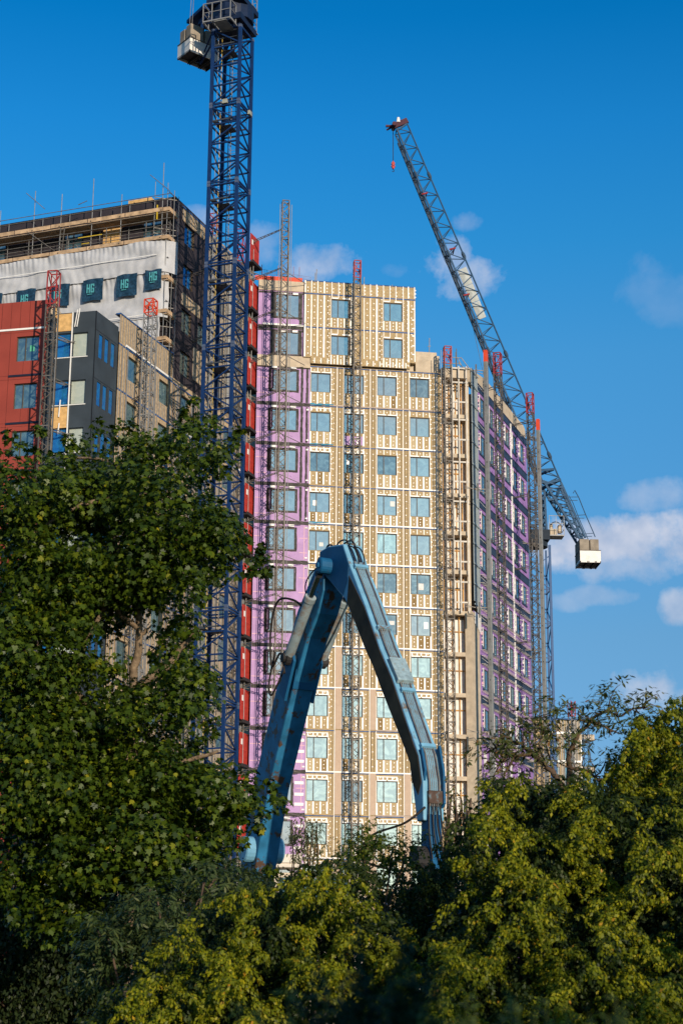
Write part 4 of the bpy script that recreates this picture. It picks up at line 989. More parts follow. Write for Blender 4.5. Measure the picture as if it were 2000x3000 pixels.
for i in range(N):
    a0 = poly_at(low, i/N); a1 = poly_at(low, (i+1)/N); m_ = poly_at(top, (i+.55)/N)
    for s_ in (-HW, HW):
        o_ = np.array([0, s_, 0]); b.bar(a0+o_, m_, .065, caps=False); b.bar(m_, a1+o_, .065, caps=False)
    b.bar(a0-np.array([0, HW, 0]), a0+np.array([0, HW, 0]), .07, caps=False); b.bar(a0-np.array([0, HW, 0]), a1+np.array([0, HW, 0]), .06, caps=False)
b.bar(low[0], top[0], .14)
b.build('jib', CRBL, FC)
b = MB()
for i in (3, 8, 14, 17, 20):
    p = poly_at(top, (i+.3)/N); d = (top[1]-top[0]); d /= np.linalg.norm(d); b.tube([p-d*.35, p-d*.15, p+d*.15, p+d*.35], [.1, .17, .17, .1], 8)
    for s_ in (-HW, HW):
        p = poly_at(low, i/N)+np.array([0, s_, 0]); b.tube([p-d*.3, p+d*.3], [.13, .13], 8)
b.build('jib_joint', mat('joint_dark_blue', (.04, .07, .11), .5), FC)
d = (low[1]-low[0]); d /= np.linalg.norm(d)
b = MB(); 
for s_ in (-.45, .45): b.tube([low[0]+np.array([0, s_, 0])+d*1+np.array([-.16, 0, -.05]), low[1]+np.array([-.2, s_, 0])], .07, 6)
b.build('jib_walkway', mat('walkway_dark', (.03, .045, .07), .6), FC)
for i_, (x, y) in enumerate(((1240, 577), (1362, 872), (1321, 738))):
    p = RL(x, y); b = MB(); b.bar(p+np.array([-.25, -.75, -.1]), p+np.array([.3, -.75, .06]), .16, n=6); b.bar(p+np.array([.2, -.75, .05]), p+np.array([.2, .6, .05]), .1); b.build('rope_guide', MREDM, FC)
# white banner inside the jib
b = MB(); pa, pb_, pc, pd = RL(1342, 787), RL(1357, 780), RL(1425, 925), RL(1402, 937)
pa, pd = RL(1339, 792, -.02), RL(1401, 938, -.02); pb_, pc = RL(1364, 781, -.02), RL(1423, 929, -.02)
M = 3
for i in range(M):
    t0, t1 = i/M+.004, (i+1)/M-.004; q0, q1 = pa+(pd-pa)*t0, pb_+(pc-pb_)*t0; q3, q2 = pa+(pd-pa)*t1, pb_+(pc-pb_)*t1; m_ = (q0+q1+q2+q3)/4+np.array([0, -.12, 0])
    th = np.array([0, .05, 0]); b.add([q0, q1, q2, q3, m_, q0+th, q1+th, q2+th, q3+th], [(0, 1, 4), (1, 2, 4), (2, 3, 4), (3, 0, 4), (5, 8, 7, 6)])
b.build('white_banner', mat('banner_white', (.40, .42, .40), .7, var=.08), FC)
# tip parts
b = MB(); p = RL(1153, 370); b.tube([p+np.array([0, -.6, 0]), p+np.array([0, .6, 0])], .2, 10); b.bar(p+np.array([-.75, 0, 0]), p, .18); b.bar(p+np.array([-.65, .3, -.25]), p, .12); b.bar(p, tip1+np.array([0, 0, .25]), .25, .5)
b.build('tip_sheave', mat('dark_maroon', (.07, .02, .03), .5), FC)
b = MB(); p = RL(1166, 352); b.tube([p+np.array([0, 0, -.25]), p+np.array([0, 0, .25])], [.22, .13], 8); b.build('tip_lamp', WHT, FC)
b = MB(); p = RL(1178, 358); b.tube([p+np.array([-.2, 0, -.1]), p+np.array([.2, 0, .02])], .11, 8); b.build('tip_winch', MREDM, FC)
b = MB(); p0 = RL(1151, 372); p1 = RL(1151, 474); b.tube([p0, p1], .035, 5); b.build('hoist_rope', GREASE, FC)
hb = MB(); zz = p1[2]
hb.tube([(p1[0], 0, zz+.1), (p1[0], 0, zz-.1)], [.05, .09], 8); hb.tube([(p1[0], -.12, zz-.2), (p1[0], .12, zz-.2)], .17, 12); hb.box(p1[0]-.11, p1[0]+.11, -.15, .15, zz-.42, zz-.12); hb.box(p1[0]-.19, p1[0]+.19, -.1, .1, zz-.52, zz-.43); hb.tube([(p1[0], 0, zz-.52), (p1[0], 0, zz-.72)], [.15, .1], 8)
hbo = hb.build('hook_block', mat('hook_red', (.50, .07, .06), .5), FC, bevel=.02)
b = MB(); hk = [(p1[0], 0, zz-.7), (p1[0], 0, zz-.82)]+[(p1[0]+.09*math.sin(t*.55), 0, zz-.91+.09*math.cos(t*.55)) for t in range(0, 9)]; b.tube(hk, .03, 6); b.build('hook', GREASE, hbo)
b = MB(); b.tube([RL(1365, 878), RL(1385, 960), RL(1415, 1095)], .02, 4); b.tube([RL(1240, 582), RL(1300, 760), RL(1360, 868)], .018, 4); b.build('luffing_rope', STEEL, FC)
# pivot frame and counter-jib
pv = RL(1600, 1420); b = MB()
jl = [RL(1586, 1415), RL(1693, 1585)]; jt = [RL(1640, 1418), RL(1710, 1580)]
W2 = .75
b.bar(RL(1578, 1385, -W2), RL(1620, 1375), .2); b.bar(RL(1578, 1385, W2), RL(1620, 1375), .2); b.bar(RL(1590, 1425, -W2), RL(1640, 1405), .22); b.bar(RL(1590, 1425, W2), RL(1640, 1405), .22); b.bar(RL(1560, 1430, -W2), RL(1590, 1418, -W2), .2)
for s_ in (-W2, W2):
    o_ = np.array([0, s_, 0]); b.bar(jl[0]+o_, jl[1]+o_, .18); b.bar(jt[0]+o_*.5, jt[1]+o_*.7, .18)
    n = 7
    for i in range(n):
        a0 = jl[0]+(jl[1]-jl[0])*i/n+o_; a1 = jl[0]+(jl[1]-jl[0])*(i+1)/n+o_; m_ = jt[0]+(jt[1]-jt[0])*(i+.6)/n+o_*.55
        b.bar(a0, m_, .085, caps=False); b.bar(m_, a1, .085, caps=False); b.bar(a0, a0-2*o_, .08, caps=False)
        if i: b.bar(a0, a1-2*o_, .06, caps=False)
b.bar(RL(1615, 1470, -W2), RL(1600, 1471, -W2), .2); b.bar(RL(1625, 1462, -W2), RL(1640, 1425), .22)
b.build('counter_jib', CRBL, FC)
b = MB()
P_ = [RL(1678, 1445), RL(1682, 1436), RL(1694, 1457), RL(1713, 1505), RL(1737, 1560), RL(1742, 1573)]
b.tube(P_, .045, 5); b.tube([p_+np.array([-.45, .5, -.35]) for p_ in P_[1:]], .035, 5)
for (x0, y0, x1, y1) in ((1628, 1456, 1693, 1456), (1684, 1510, 1714, 1508), (1704, 1565, 1737, 1562), (1665, 1466, 1690, 1466), (1686, 1518, 1710, 1518), (1710, 1572, 1733, 1571)): b.bar(RL(x0, y0), RL(x1, y1), .05, caps=False)
b.build('counter_jib_rail', CRBL, FC)
A1 = at(1698.5, 1647, 149.2); d_ = A1-CR; A1l = np.array([d_@az(87), d_@az(-3), A1[2]])
ballast(FC, A1l, np.array([1., 0, 0]), np.array([0, 1., 0]), 1.8, 2.3, 1.05, [(.0, .47, .03, .97, 1.05), (.51, .93, .03, .97, 1.05)])

# ================================================================== scaffold, sheeting, banners on the black tower front (local frame of K0, az 110.5)
SF = frame('facade_scaffold', 'tube scaffold with timber boards along the top storeys of the black tower', 'scaffold', K0, 110.5)
SO = -1.3
_cl = CAM-K0; _cx, _cy = float(_cl@az(110.5)), float(_cl@az(20.5))
def closer(mb, so=SO):      # sizes were measured on the wall plane; the scaffold stands in front of it
    t = (_cy-so)/_cy; mb.v = [(_cx+(x-_cx)*t, y, 1.6+(z-1.6)*t) for x, y, z in mb.v]; return mb
b = MB()
xs_ = [-1.0, -4.2, -6.5, -9.0, -11.2, -14.0, -16.5, -19, -21.5, -24]
tp_ = [58.2, 56.3, 57.9, 57.1, 57.7, 56.6, 57.4, 56.8, 57.2, 56.5]
for x, zt_ in zip(xs_, tp_): b.bar((x, SO, 43.9), (x, SO, zt_), .06, n=6); b.bar((x+.1, -.25, 43.9), (x+.1, -.25, 56.0), .05, n=6)
for x, zt_, yy in ((-1.6, 56.9, SO), (-.62, 56.6, SO), (-.35, 56.2, -.8), (-.3, 56.0, -.2)): b.bar((x, yy, 44.3), (x, yy, zt_), .05, n=6)
closer(b); b.build('standard', WHT2, SF)
b = MB()
for zz in (55.75, 55.35, 54.35, 53.9, 53.4, 53.1, 52.85): b.bar((-25, SO-.05, zz), (-.3, SO-.05, zz), .05, n=6)
for zz in (55.9, 53.6, 53.2, 51.0, 49.3, 47.8, 46.4, 45.0): b.bar((-.5, SO, zz), (-.5, -.05, zz), .05); b.bar((-.2, -.6, zz-.4), (-1.5, SO-.2, zz-.35), .05)
for (x0, z0, x1, z1) in ((-11.9, 57.6, -10.3, 56.1), (-11.7, 54.6, -9.3, 52.7), (-2.0, 57.4, -.4, 55.9), (-7.6, 52.9, -7.2, 52.2), (-6.9, 56.2, -7.6, 56.0)): b.bar((x0, SO-.1, z0), (x1, SO-.1, z1), .055, n=6)
for x in xs_: b.bar((x, SO-.2, 54.55), (x, 0, 54.55), .05); b.bar((x, SO-.2, 52.5), (x, 0, 52.5), .05)
for x in [-2.2-3.1*i for i in range(8)]: b.bar((x, SO, 52.6), (x, SO, 53.9), .05)
closer(b); b.build('ledger', STEEL, SF)
b = MB()
for zz, dz in ((54.48, .28), (52.38, .27)):
    b = MB(); x = -.9
    while x > -25: b.box(x-2.9, x-.02, SO-.12, SO-.08, zz+rng.uniform(-.02, .02), zz+dz); x -= 2.95
    b.box(-.88, -.4, SO-.1, SO+.02, zz-.02, zz+dz*.9); b.prism([(0, 0), (.05, 0), (.05, 1.2), (0, 1.2)], (-.42, SO, zz-.05), (1, 0, 0), (0, 1, 0), (0, 0, 1), 0, .28); closer(b); b.build('toe_board', BOARD, SF)
for zz in (49.4, 46.9, 44.9): b = MB(); b.box(-1.3, -.35, SO-.1, SO-.05, zz, zz+.25); b.prism([(0, 0), (.05, 0), (.05, 1.2), (0, 1.2)], (-.37, SO, zz-.05), (1, 0, 0), (0, 1, 0), (0, 0, 1), 0, .28); closer(b); b.build('toe_board', BOARD, SF)
b = MB()
for zz in (54.40, 52.32): 
    for i in range(5): b.box(-25, -.38, SO+.25*i, SO+.25*i+.22, zz, zz+.05)
for zz in (49.3, 46.8, 44.8):
    for i in range(5): b.box(-1.4, -.37, SO+.25*i, SO+.25*i+.22, zz, zz+.05)
closer(b); b.build('platform_board', BOARD, SF)
b = MB(); b.box(-7.5, -5.6, SO-.09, SO-.05, 53.4, 53.46); b.box(-7.2, -6.6, SO-.09, SO-.05, 52.9, 52.95); b.bar((-1.35, SO-.08, 53.9), (-1.35, SO-.08, 55.0), .07); closer(b); b.build('yellow_tube', mat('yellow_tube', (.55, .38, .03), .5), SF)
b = MB(); b.bar((-9.3, SO+.3, 52.6), (-8.9, SO-.1, 54.4), .05); b.bar((-9.0, SO+.3, 52.6), (-8.6, SO-.1, 54.4), .05)
for i in range(7): b.bar((-9.28+.06*i, SO+.28-.05*i, 52.8+.25*i), (-8.98+.06*i, SO+.28-.05*i, 52.8+.25*i), .03)
closer(b); b.build('ladder', STEEL, SF)
# sheeting: wrinkled cloth wrapped round the front and the corner
def cloth(x0, x1, z0, z1, nx, nz, y, fn, topdip=None):
    vs = []; fs = []
    for j in range(nz+1):
        for i in range(nx+1):
            u, v = i/nx, j/nz; x = x0+(x1-x0)*u; z = z0+(z1-z0)*v; dx, dy, dz = fn(u, v, x, z); vs.append((x+dx, y+dy, z+dz))
    fs = [(j*(nx+1)+i, j*(nx+1)+i+1, (j+1)*(nx+1)+i+1, (j+1)*(nx+1)+i) for j in range(nz) for i in range(nx)]
    return vs, fs
def wr(u, v, x, z):
    y = .018*math.sin(x*9+3*math.sin(z*1.3+x*.4))*(.3+.7*abs(v-.5)*2)+.05*math.sin(x*2.1+z*1.9+math.sin(x*.7)*2)+.03*math.sin(x*17+z*2+3*math.sin(x))*(v**3)+.03*math.sin(z*5+x*1.3)
    dz = .05*math.sin(x*2.1)*(v > .98)-.09*abs(math.sin(x*1.01))*(v > .98)
    if x > -1.1: y += ((x+1.1)**2)*1.0
    dx = -.0
    return (dx, y, dz)
b = MB(); vs, fs = cloth(-25.5, -.1, 49.9, 52.34, 400, 16, SO-.22, wr); b.add(vs, fs)
sh = tag(closer(b).build('sheeting', SHEET, None, smooth=True), 'upper wrinkled white plastic sheeting wrapped over the scaffold below the board platform', 'sheeting', 'white scaffold sheeting'); place(sh, K0, 110.5); sh.location.z = 0
b = MB(); vs, fs = cloth(-25.5, -.45, 46.6, 50.1, 400, 20, SO-.10, wr); b.add(vs, fs)
sh = tag(closer(b).build('sheeting', SHEET, None, smooth=True), 'lower wrinkled white plastic sheeting behind the dark teal banners', 'sheeting', 'white scaffold sheeting'); place(sh, K0, 110.5)
b = MB(); vs, fs = cloth(-5.4, -.9, 43.5, 46.9, 90, 14, SO-.04, lambda u, v, x, z: (0, wr(u, v, x, z)[1], -.5*(1-v)*(u**2)*1.0+(1-v)*u*1.2)); b.add(vs, fs)
sh = tag(closer(b).build('sheeting', SHEET, None, smooth=True), 'ragged hanging tail of white sheeting beside the timber wall top', 'sheeting', 'white scaffold sheeting'); place(sh, K0, 110.5)
b = MB()
for zz in (51.1, 46.75): b.box(-25.5, -1.1, SO-.38, SO-.35, zz, zz+.05)
s_ = tag(closer(b).build('sheeting_rope', WHT, None), 'thin white tape lines running along the scaffold sheeting', 'tape'); place(s_, K0, 110.5)
def letters(mb, x, z, s, y):
    x0_, n0 = x, len(mb.v)
    # H and G as plain strokes, with a bar of small print beneath
    t = .2*s
    mb.box(x, x+t, y, y+.012, z, z+s); mb.box(x+.42*s, x+.42*s+t, y, y+.012, z, z+s); mb.box(x+t, x+.42*s, y, y+.012, z+.42*s, z+.6*s)
    gx = x+.74*s
    mb.box(gx, gx+t, y, y+.012, z+.08*s, z+.92*s); mb.box(gx+.04*s, gx+.6*s, y-.001, y+.011, z+.82*s, z+s); mb.box(gx+.04*s, gx+.6*s, y-.001, y+.011, z, z+.18*s)
    mb.box(gx+.42*s, gx+.42*s+t, y, y+.012, z+.15*s, z+.5*s); mb.box(gx+.32*s, gx+.6*s, y-.002, y+.01, z+.38*s, z+.52*s); mb.box(gx+.42*s, gx+.42*s+t, y, y+.012, z+.68*s, z+.85*s)
    for i in range(9): mb.box(x+.15*s+i*.1*s, x+.15*s+i*.1*s+.06*s, y, y+.01, z-.2*s, z-.1*s)
BN = [(-4.12, -2.55, 48.35, 49.98, 'clearly lettered dark HG banner'), (-6.77, -5.18, 48.38, 50.0, 'dark HG banner left of the clearest one'), (-9.35, -7.8, 48.3, 49.95, 'dark HG banner partly behind the brown-red mast top'), (-12.0, -10.5, 48.3, 49.95, 'dark HG banner above the red wall'), (-14.7, -13.2, 48.3, 49.95, 'dark HG banner cut by the left picture edge'), (-1.95, -.75, 48.6, 50.05, 'crumpled dark HG banner at the scaffold corner')]
for i, (x0, x1, z0, z1, lb) in enumerate(BN):
    t = frame('banner', lb, 'banner', K0, 110.5, 'dark teal HG banners on the sheeting')
    vs, fs = cloth(x0, x1, z0, z1, 12, 10, SO-.36, lambda u, v, x, z: (0, .03*math.sin(x*7+z*3)+(.12*u if i == 5 else 0), .03*math.sin(x*5))); b = MB(); b.add(vs, fs); closer(b).build('banner_cloth', HGM, t, smooth=True)
    b = MB(); letters(b, 0, z0+.56, .66, SO-.45); b.v = [(x0+.36+p_[0]*.66, p_[1], p_[2]) for p_ in b.v]; closer(b).build('banner_letters', HGT, t)

# ================================================================== far building on the right
FB0 = at(1612, 2250, 190); FB0[2] = 0
FB = frame('far_insulated_building', 'small distant insulated building with tall dark windows behind the bare branches at the right', 'apartment building', FB0, 82)
def fz(y): return float(at(1650, y, 190)[2])
zr = fz(2108)
b = MB(); b.box(-12, 3.35, 0, 10, 0, zr); b.build('insulated_wall', TAN, FB)
b = MB()
for i in range(18): b.box(-.3+i*.2+(.07 if i % 3 else 0), -.22+i*.2+(.07 if i % 3 else 0), -.05, 0, 0, zr-.05)
b.build('wall_rail', WHT2, FB)
b = MB(); 
for y in (2146, 2230): z = fz(y); b.box(-1, 3.35, -.12, 0, z-.12, z+.12)
b.build('white_belt', WHT, FB)
for x in (.15, 1.5):
    for y0 in (2160, 2246): window(FB, x, fz(y0+68), .85, fz(y0)-fz(y0+68), -.08, gl=GLG, split=0)
b = MB(); b.box(-1, 3.3, 0, .3, zr, zr+.2); b.build('blue_roof_strip', BLUEM, FB)
for z in (fz(2155), fz(2250)):
    b = MB(); b.box(3.35, 5.0, .3, 3, z-.3, z+.3); b.build('balcony_slab', CONC, FB)
b = MB(); b.bar((3.4, 0, 0), (3.4, 0, fz(2165)), .12); b.build('white_post', WHT, FB)
mast('lattice_mast', 'red-topped lattice mast on the distant building behind the bare branches', at(1678, 2250, 187), 60, float(at(1678, 2054, 187)[2]), .55, G1, red=1.6, pitch=.6, mt=WHT2)
mast('lattice_mast', 'thin blue-grey lattice mast at the far right edge of the distant building', at(1717, 2250, 188), 82, float(at(1717, 2098, 188)[2]), .6, G1, red=0, pitch=.7, mt=CRBL)

# ================================================================== scrap handler with folded arm
HP = at(999, 1592, 45); HA = 152.
def SHAPE(p):    # outline taken in a plane heading 157 deg, laid into the true plane heading 152 deg
    x, y, z = p; return (x*.832, y, 1.6+(z-1.6)*(45-.735*x)/(45-.92*x))
MH = thing('material_handler', 'blue rusty material handler with tall bent arm rising between the trees', 'excavator', (HP[0], HP[1], 0), R(90-HA))
# local x = towards az 157 (forwards), local -y?  y axis = az 67 (right side)
EX = (1, 0, 0); EZ = (0, 0, 1); EY = (0, 1, 0)
def pl(poly, t0, t1): b = MB(); b.prism(poly, (0, 0, 0), EX, EZ, EY, t0, t1); return b
# y: near (left, visible) face at y=0, far face at positive y
# thing rz = 90-157 -> local Y axis = az(67)
b = pl([(-1.72, 13.1), (-1.2, 12.9), (-1.25, 12.25), (-1.65, 11.7), (-2.35, 11.15), (-3.23, 10.06), (-5.04, 7.33), (-5.67, 5.84), (-6.0, 5.0), (-6.5, 4.0), (-7.6, 2.8), (-8.4, 3.3), (-7.4, 4.6), (-6.95, 5.5), (-6.6, 6.9), (-6.2, 7.6), (-4.5, 10.25), (-3.09, 12.05)], .02, .66); b.build('boom', EXR, MH, bevel=.04)
b = pl([(-3.05, 10.4), (-3.3, 9.9), (-3.34, 9.92), (-3.1, 10.42)], 0.0, .68); b.build('boom_weld_plate', EXB, MH)
b = MB()
b.prism([(-1.62, 13.42), (-1.0, 13.42), (0, 13.25), (.42, 12.62), (1.47, 11.30), (2.42, 10.01), (3.16, 9.17), (3.82, 8.24), (4.48, 7.36), (4.67, 7.1), (4.86, 6.48), (4.88, 5.6), (4.5, 5.6), (4.25, 6.54), (4.13, 7.0), (3.87, 7.32), (3.16, 8.16), (2.48, 8.95), (1.92, 9.66), (1.43, 10.18), (.48, 11.34), (.11, 11.75), (-.35, 12.05), (-1.0, 12.5), (-1.72, 12.95)], (0, 0, 0), EX, EZ, EY, .06, .62)
sk = b.build('stick', EXP, MH, bevel=.03)
b = MB(); b.prism([(.42, 12.3), (1.40, 11.28), (2.36, 9.99), (3.10, 9.15), (3.76, 8.22), (4.40, 7.34), (4.60, 7.1), (4.78, 6.48), (4.6, 6.2), (4.27, 6.54), (4.15, 7.0), (3.90, 7.32), (3.19, 8.16), (2.51, 8.97), (1.95, 9.68), (1.46, 10.20), (.52, 11.35), (.30, 11.6)], (0, 0, 0), EX, EZ, EY, .048, .058)
b.build('dirty_side_plate', EXD, sk)
b = MB(); b.prism([(-1.58, 13.38), (-1.0, 13.38), (-.02, 13.2), (.38, 12.6), (.30, 12.2), (.05, 11.85), (-.35, 12.1), (-1.0, 12.52), (-1.66, 12.95)], (0, 0, 0), EX, EZ, EY, .05, .057); b.build('head_plate', EXB, sk)
# pins
b = MB(); b.tube([(-.9, -.28, 12.83), (-.9, -.25, 12.83), (-.9, .93, 12.83), (-.9, .96, 12.83)], [.17, .22, .22, .17], 20); b.tube([(-.9, -.34, 12.83), (-.9, -.28, 12.83)], [.08, .08], 8); b.build('stick_pin_boss', EXB, MH)
b = MB(); b.tube([(-1.45, -.03, 13.05), (-1.45, .73, 13.05)], .16, 14); b.build('boom_head_pin', GREASE, MH)
b = MB(); b.tube([(-3.25, -.36, 10.73), (-3.25, 1.04, 10.73)], .13, 14); b.build('cylinder_foot_pin', GREASE, MH)
b = MB(); b.tube([(-6.25, -.26, 5.75), (-6.25, -.23, 5.75), (-6.25, .05, 5.75)], [.32, .37, .37], 20); b.build('boom_joint_boss', EXP, MH)
b = MB(); b.tube([(-6.25, .60, 5.75), (-6.25, .90, 5.75), (-6.25, .93, 5.75)], [.37, .37, .32], 20); b.build('boom_joint_boss', EXP, MH)
b = MB(); b.prism([(-5.95, 5.45), (-5.78, 5.8), (-5.83, 5.83), (-6.0, 5.5)], (0, 0, 0), EX, EZ, EY, .03, .65); b.build('boom_seam', EXP, MH)
A_ = np.array([-.9, 0, 12.83]); B_ = np.array([-3.25, 0, 10.73]); d = (A_-B_)/np.linalg.norm(A_-B_); Lc = np.linalg.norm(A_-B_)
for yy in (-.17, .85):
    o_ = np.array([0, yy, 0])
    b = MB(); b.tube([B_+o_-d*.15, B_+o_+d*.1, B_+o_+d*.12, B_+o_+d*(Lc*.62), B_+o_+d*(Lc*.62)+d*.01, B_+o_+d*(Lc*.67)], [.11, .12, .145, .145, .165, .165], 16)
    cyo = b.build('arm_cylinder', CYL, MH, smooth=False)
    b = MB(); b.tube([B_+o_+d*(Lc*.66), A_+o_-d*.2], .075, 12); b.build('cylinder_rod', CHROME, cyo)
    b = MB(); b.tube([A_+o_+np.array([0, -.1, 0]), A_+o_+np.array([0, .1, 0])], .19, 14); b.bar(A_+o_-d*.35, A_+o_, .16); b.tube([B_+o_+np.array([0, -.11, 0]), B_+o_+np.array([0, .11, 0])], .2, 14); b.build('cylinder_eye', GREASE, cyo)
b = MB()
for yy in (-.13, .69): b.prism([(-3.5, 10.75), (-3.1, 10.95), (-2.95, 10.6), (-3.6, 9.6), (-4.0, 9.9)], (0, 0, 0), EX, EZ, EY, yy, yy+.08)
b.build('cylinder_bracket', EXB, MH)
# outer face pipes on the stick
path = [(0.1, 13.13), (.42, 12.66), (1.47, 11.34), (2.42, 10.05), (3.16, 9.21), (3.82, 8.28), (4.48, 7.40), (4.70, 7.12), (4.91, 6.48), (4.93, 5.9)]
def offn(P, o): return [(x+o*.8, z+o*.6) for x, z in P]
for j, yy in enumerate((.20, .26, .31, .36, .41, .47)):
    r_ = .022 if j in (0, 5) else .011
    b = MB(); b.tube([(x, yy, z) for x, z in offn(path[1:], .035)], r_, 6); b.build('hydraulic_pipe', STEEL if j in (0, 5) else CYL, sk)
for (x, z) in ((.55, 12.5), (2.0, 10.6), (3.45, 8.8), (4.55, 7.32)):
    b = MB(); dd = np.array([.6, 0, -.78]); b.prism([(-.05, 0), (.05, 0), (.05, .09), (-.05, .09)], (x, 0, z), dd, (.78, 0, .6), EY, .14, .54); b.build('pipe_clamp', EXP, sk)
b = MB(); b.prism([(-.42, .0), (.42, .0), (.42, .14), (-.42, .14)], (3.02, 0, 9.33), (.64, 0, -.77), (.77, 0, .64), EY, .10, .56); b.build('valve_cover', mat('valve_cover', (.24, .33, .36), .5, var=.15, scale=8, col2=(.25, .2, .13), thr=(.58, 9, 8)), sk, bevel=.015)
b = MB(); b.prism([(4.62, 7.25), (4.78, 7.35), (5.0, 6.7), (5.03, 6.0), (4.9, 5.9), (4.86, 6.5)], (0, 0, 0), EX, EZ, EY, .54, .60); b.prism([(4.55, 7.2), (4.72, 7.28), (4.92, 6.75), (4.85, 6.5)], (0, 0, 0), EX, EZ, EY, .08, .14); b.build('hose_guard', EXB, sk)
b = MB(); b.box(4.86, 4.99, .16, .54, 5.98, 6.28); b.build('rusty_manifold', mat('rust_block', (.07, .045, .035), .8, var=.3, col2=(.12, .22, .26), thr=(.55, 6, 6)), sk, bevel=.02)
# link below and grapple head
b = pl([(4.55, 5.75), (4.9, 5.75), (5.0, 5.0), (5.25, 4.5), (4.45, 4.5), (4.5, 5.0)], .16, .52); b.build('tip_link', EXB, MH, bevel=.03)
b = MB(); b.tube([(4.75, -.15, 4.75), (4.75, .75, 4.75)], .28, 14); b.tube([(4.8, .3, 4.6), (4.8, .3, 4.1)], [.2, .34], 12); b.build('grapple_rotator', GREASE, MH)
for k in range(4):
    t = math.pi/4+k*math.pi/2; b = MB(); b.tube([(4.8+.35*math.cos(t), .3+.35*math.sin(t), 4.15), (4.8+.75*math.cos(t), .3+.75*math.sin(t), 3.7), (4.8+.7*math.cos(t), .3+.7*math.sin(t), 3.1), (4.8+.15*math.cos(t), .3+.15*math.sin(t), 2.7)], [.14, .2, .17, .05], 8); b.build('grapple_tine', GREASE, MH)
# hoses
def hose(P, r=.028, name='hydraulic_hose', par=MH):
    P = [np.array(p, float) for p in P]; out = []
    for i in range(len(P)-1):
        p0 = P[max(i-1, 0)]; p1 = P[i]; p2 = P[i+1]; p3 = P[min(i+2, len(P)-1)]
        for t in np.linspace(0, 1, 6, endpoint=False): out.append(.5*((2*p1)+(-p0+p2)*t+(2*p0-5*p1+4*p2-p3)*t*t+(-p0+3*p1-3*p2+p3)*t**3))
    out.append(P[-1]); b = MB(); b.tube(out, r, 6); b.build(name, HOSE, par, smooth=True)
for j, yy in enumerate((.2, .38)):
    hose([(-1.65, yy, 13.2), (-1.45, yy, 13.5), (-1.2, yy, 13.52), (-1.0, yy, 13.42)], .026)
    hose([(-.8, yy, 13.38), (-.5, yy, 13.46), (-.1, yy, 13.38), (.18, yy, 13.1), (.45, yy+.02, 12.7)], .022)
    hose([(.05, yy, 13.2), (.22, yy+.08, 13.12), (.42, yy+.1, 12.9), (.5, yy+.1, 12.62)], .02)
hose([(-2.05, -.17, 11.85), (-2.5, -.35, 12.2), (-3.3, -.5, 12.3), (-3.9, -.45, 11.6), (-3.9, -.4, 10.6), (-3.5, -.3, 10.9), (-3.3, -.25, 10.3)], .032)
hose([(-3.9, -.3, 11.0), (-4.2, -.35, 10.2), (-4.0, -.35, 9.8), (-3.5, -.2, 10.4)], .028)
hose([(-.5, .3, 13.0), (-1.2, -.12, 12.9), (-2.1, -.15, 12.6), (-2.0, -.1, 12.0)], .02)
hose([(-1.95, .85, 12.0), (-1.5, .9, 12.1), (-1.0, .8, 11.6), (-1.0, .7, 11.2)], .028)
for j in range(4): hose([(4.95, .18+.1*j, 6.0), (5.0+.03*j, .15+.1*j, 5.5), (5.05+.05*j, .15+.12*j, 5.1), (5.15+.1*j, .2+.12*j, 4.5)], .022)
hose([(4.9, .1, 5.9), (4.6, -.3, 5.55), (3.7, -.7, 5.35), (3.2, -.8, 5.05), (3.4, -.7, 4.7), (4.3, -.2, 4.5), (4.8, .1, 4.6)], .03)
# machine body (mostly behind the trees)
b = pl([(-7.3, 3.9), (-8.0, 4.2), (-9.3, 2.6), (-8.9, 2.0), (-7.6, 2.4)], -.08, .76); b.build('boom_foot', EXB, MH, bevel=.04)
b = MB(); b.box(-13.0, -7.6, -1.1, 1.8, 1.7, 2.2); b.box(-13.0, -9.6, -1.1, 1.8, 2.2, 3.6); b.build('upper_carriage', EXB, MH, bevel=.08)
b = MB(); b.box(-9.3, -7.6, -1.2, -.2, 2.2, 4.0); b.build('operator_cab', EXB, MH, bevel=.08)
b = MB(); b.box(-9.1, -7.55, -1.22, -1.205, 2.7, 3.8); b.box(-7.595, -7.58, -1.1, -.3, 2.7, 3.8); b.build('cab_window', GLG, MH)
b = MB(); b.box(-12.6, -7.4, -.6, 1.3, .8, 1.4); b.tube([(-10.2, .35, 1.4), (-10.2, .35, 1.7)], .9, 18); b.build('undercarriage', GREASE, MH)
for x in (-12, -8.2):
    for y in (-1.15, 1.5): b = MB(); b.tube([(x, y, .6), (x, y+.35, .6)], .6, 20); b.build('wheel', HOSE, MH)
SHAPE = None
# site cabin beside it
SCB = at(850, 2530, 58); z1 = float(at(850, 2506, 58)[2]); 
cab = thing('site_cabin', 'small cream site cabin with rust-stained flat roof edge seen right of the blue boom foot', 'cabin', (SCB[0], SCB[1], 0), R(3))
b = MB(); b.box(-.62, 2.4, 0, 2.4, 0, z1-.55); b.build('cabin_wall', mat('cabin_cream', (.62, .52, .40), .6, var=.1, col2=(.4, .2, .1), thr=(.62, 2, 6)), cab)
b = MB(); b.box(-.75, .36, -.55, 2.6, z1-.28, z1+.0); b.box(-.7, .3, -.5, -.0, z1-.42, z1-.28); b.build('cabin_roof', mat('cabin_roof_cream', (.66, .58, .48), .6, var=.08, col2=(.55, .3, .1), thr=(.63, 2.5, 5)), cab, bevel=.02)
b = MB(); b.box(-.35, 1.9, -.012, 0, z1-1.7, z1-.72); b.build('cabin_window', GLG, cab)
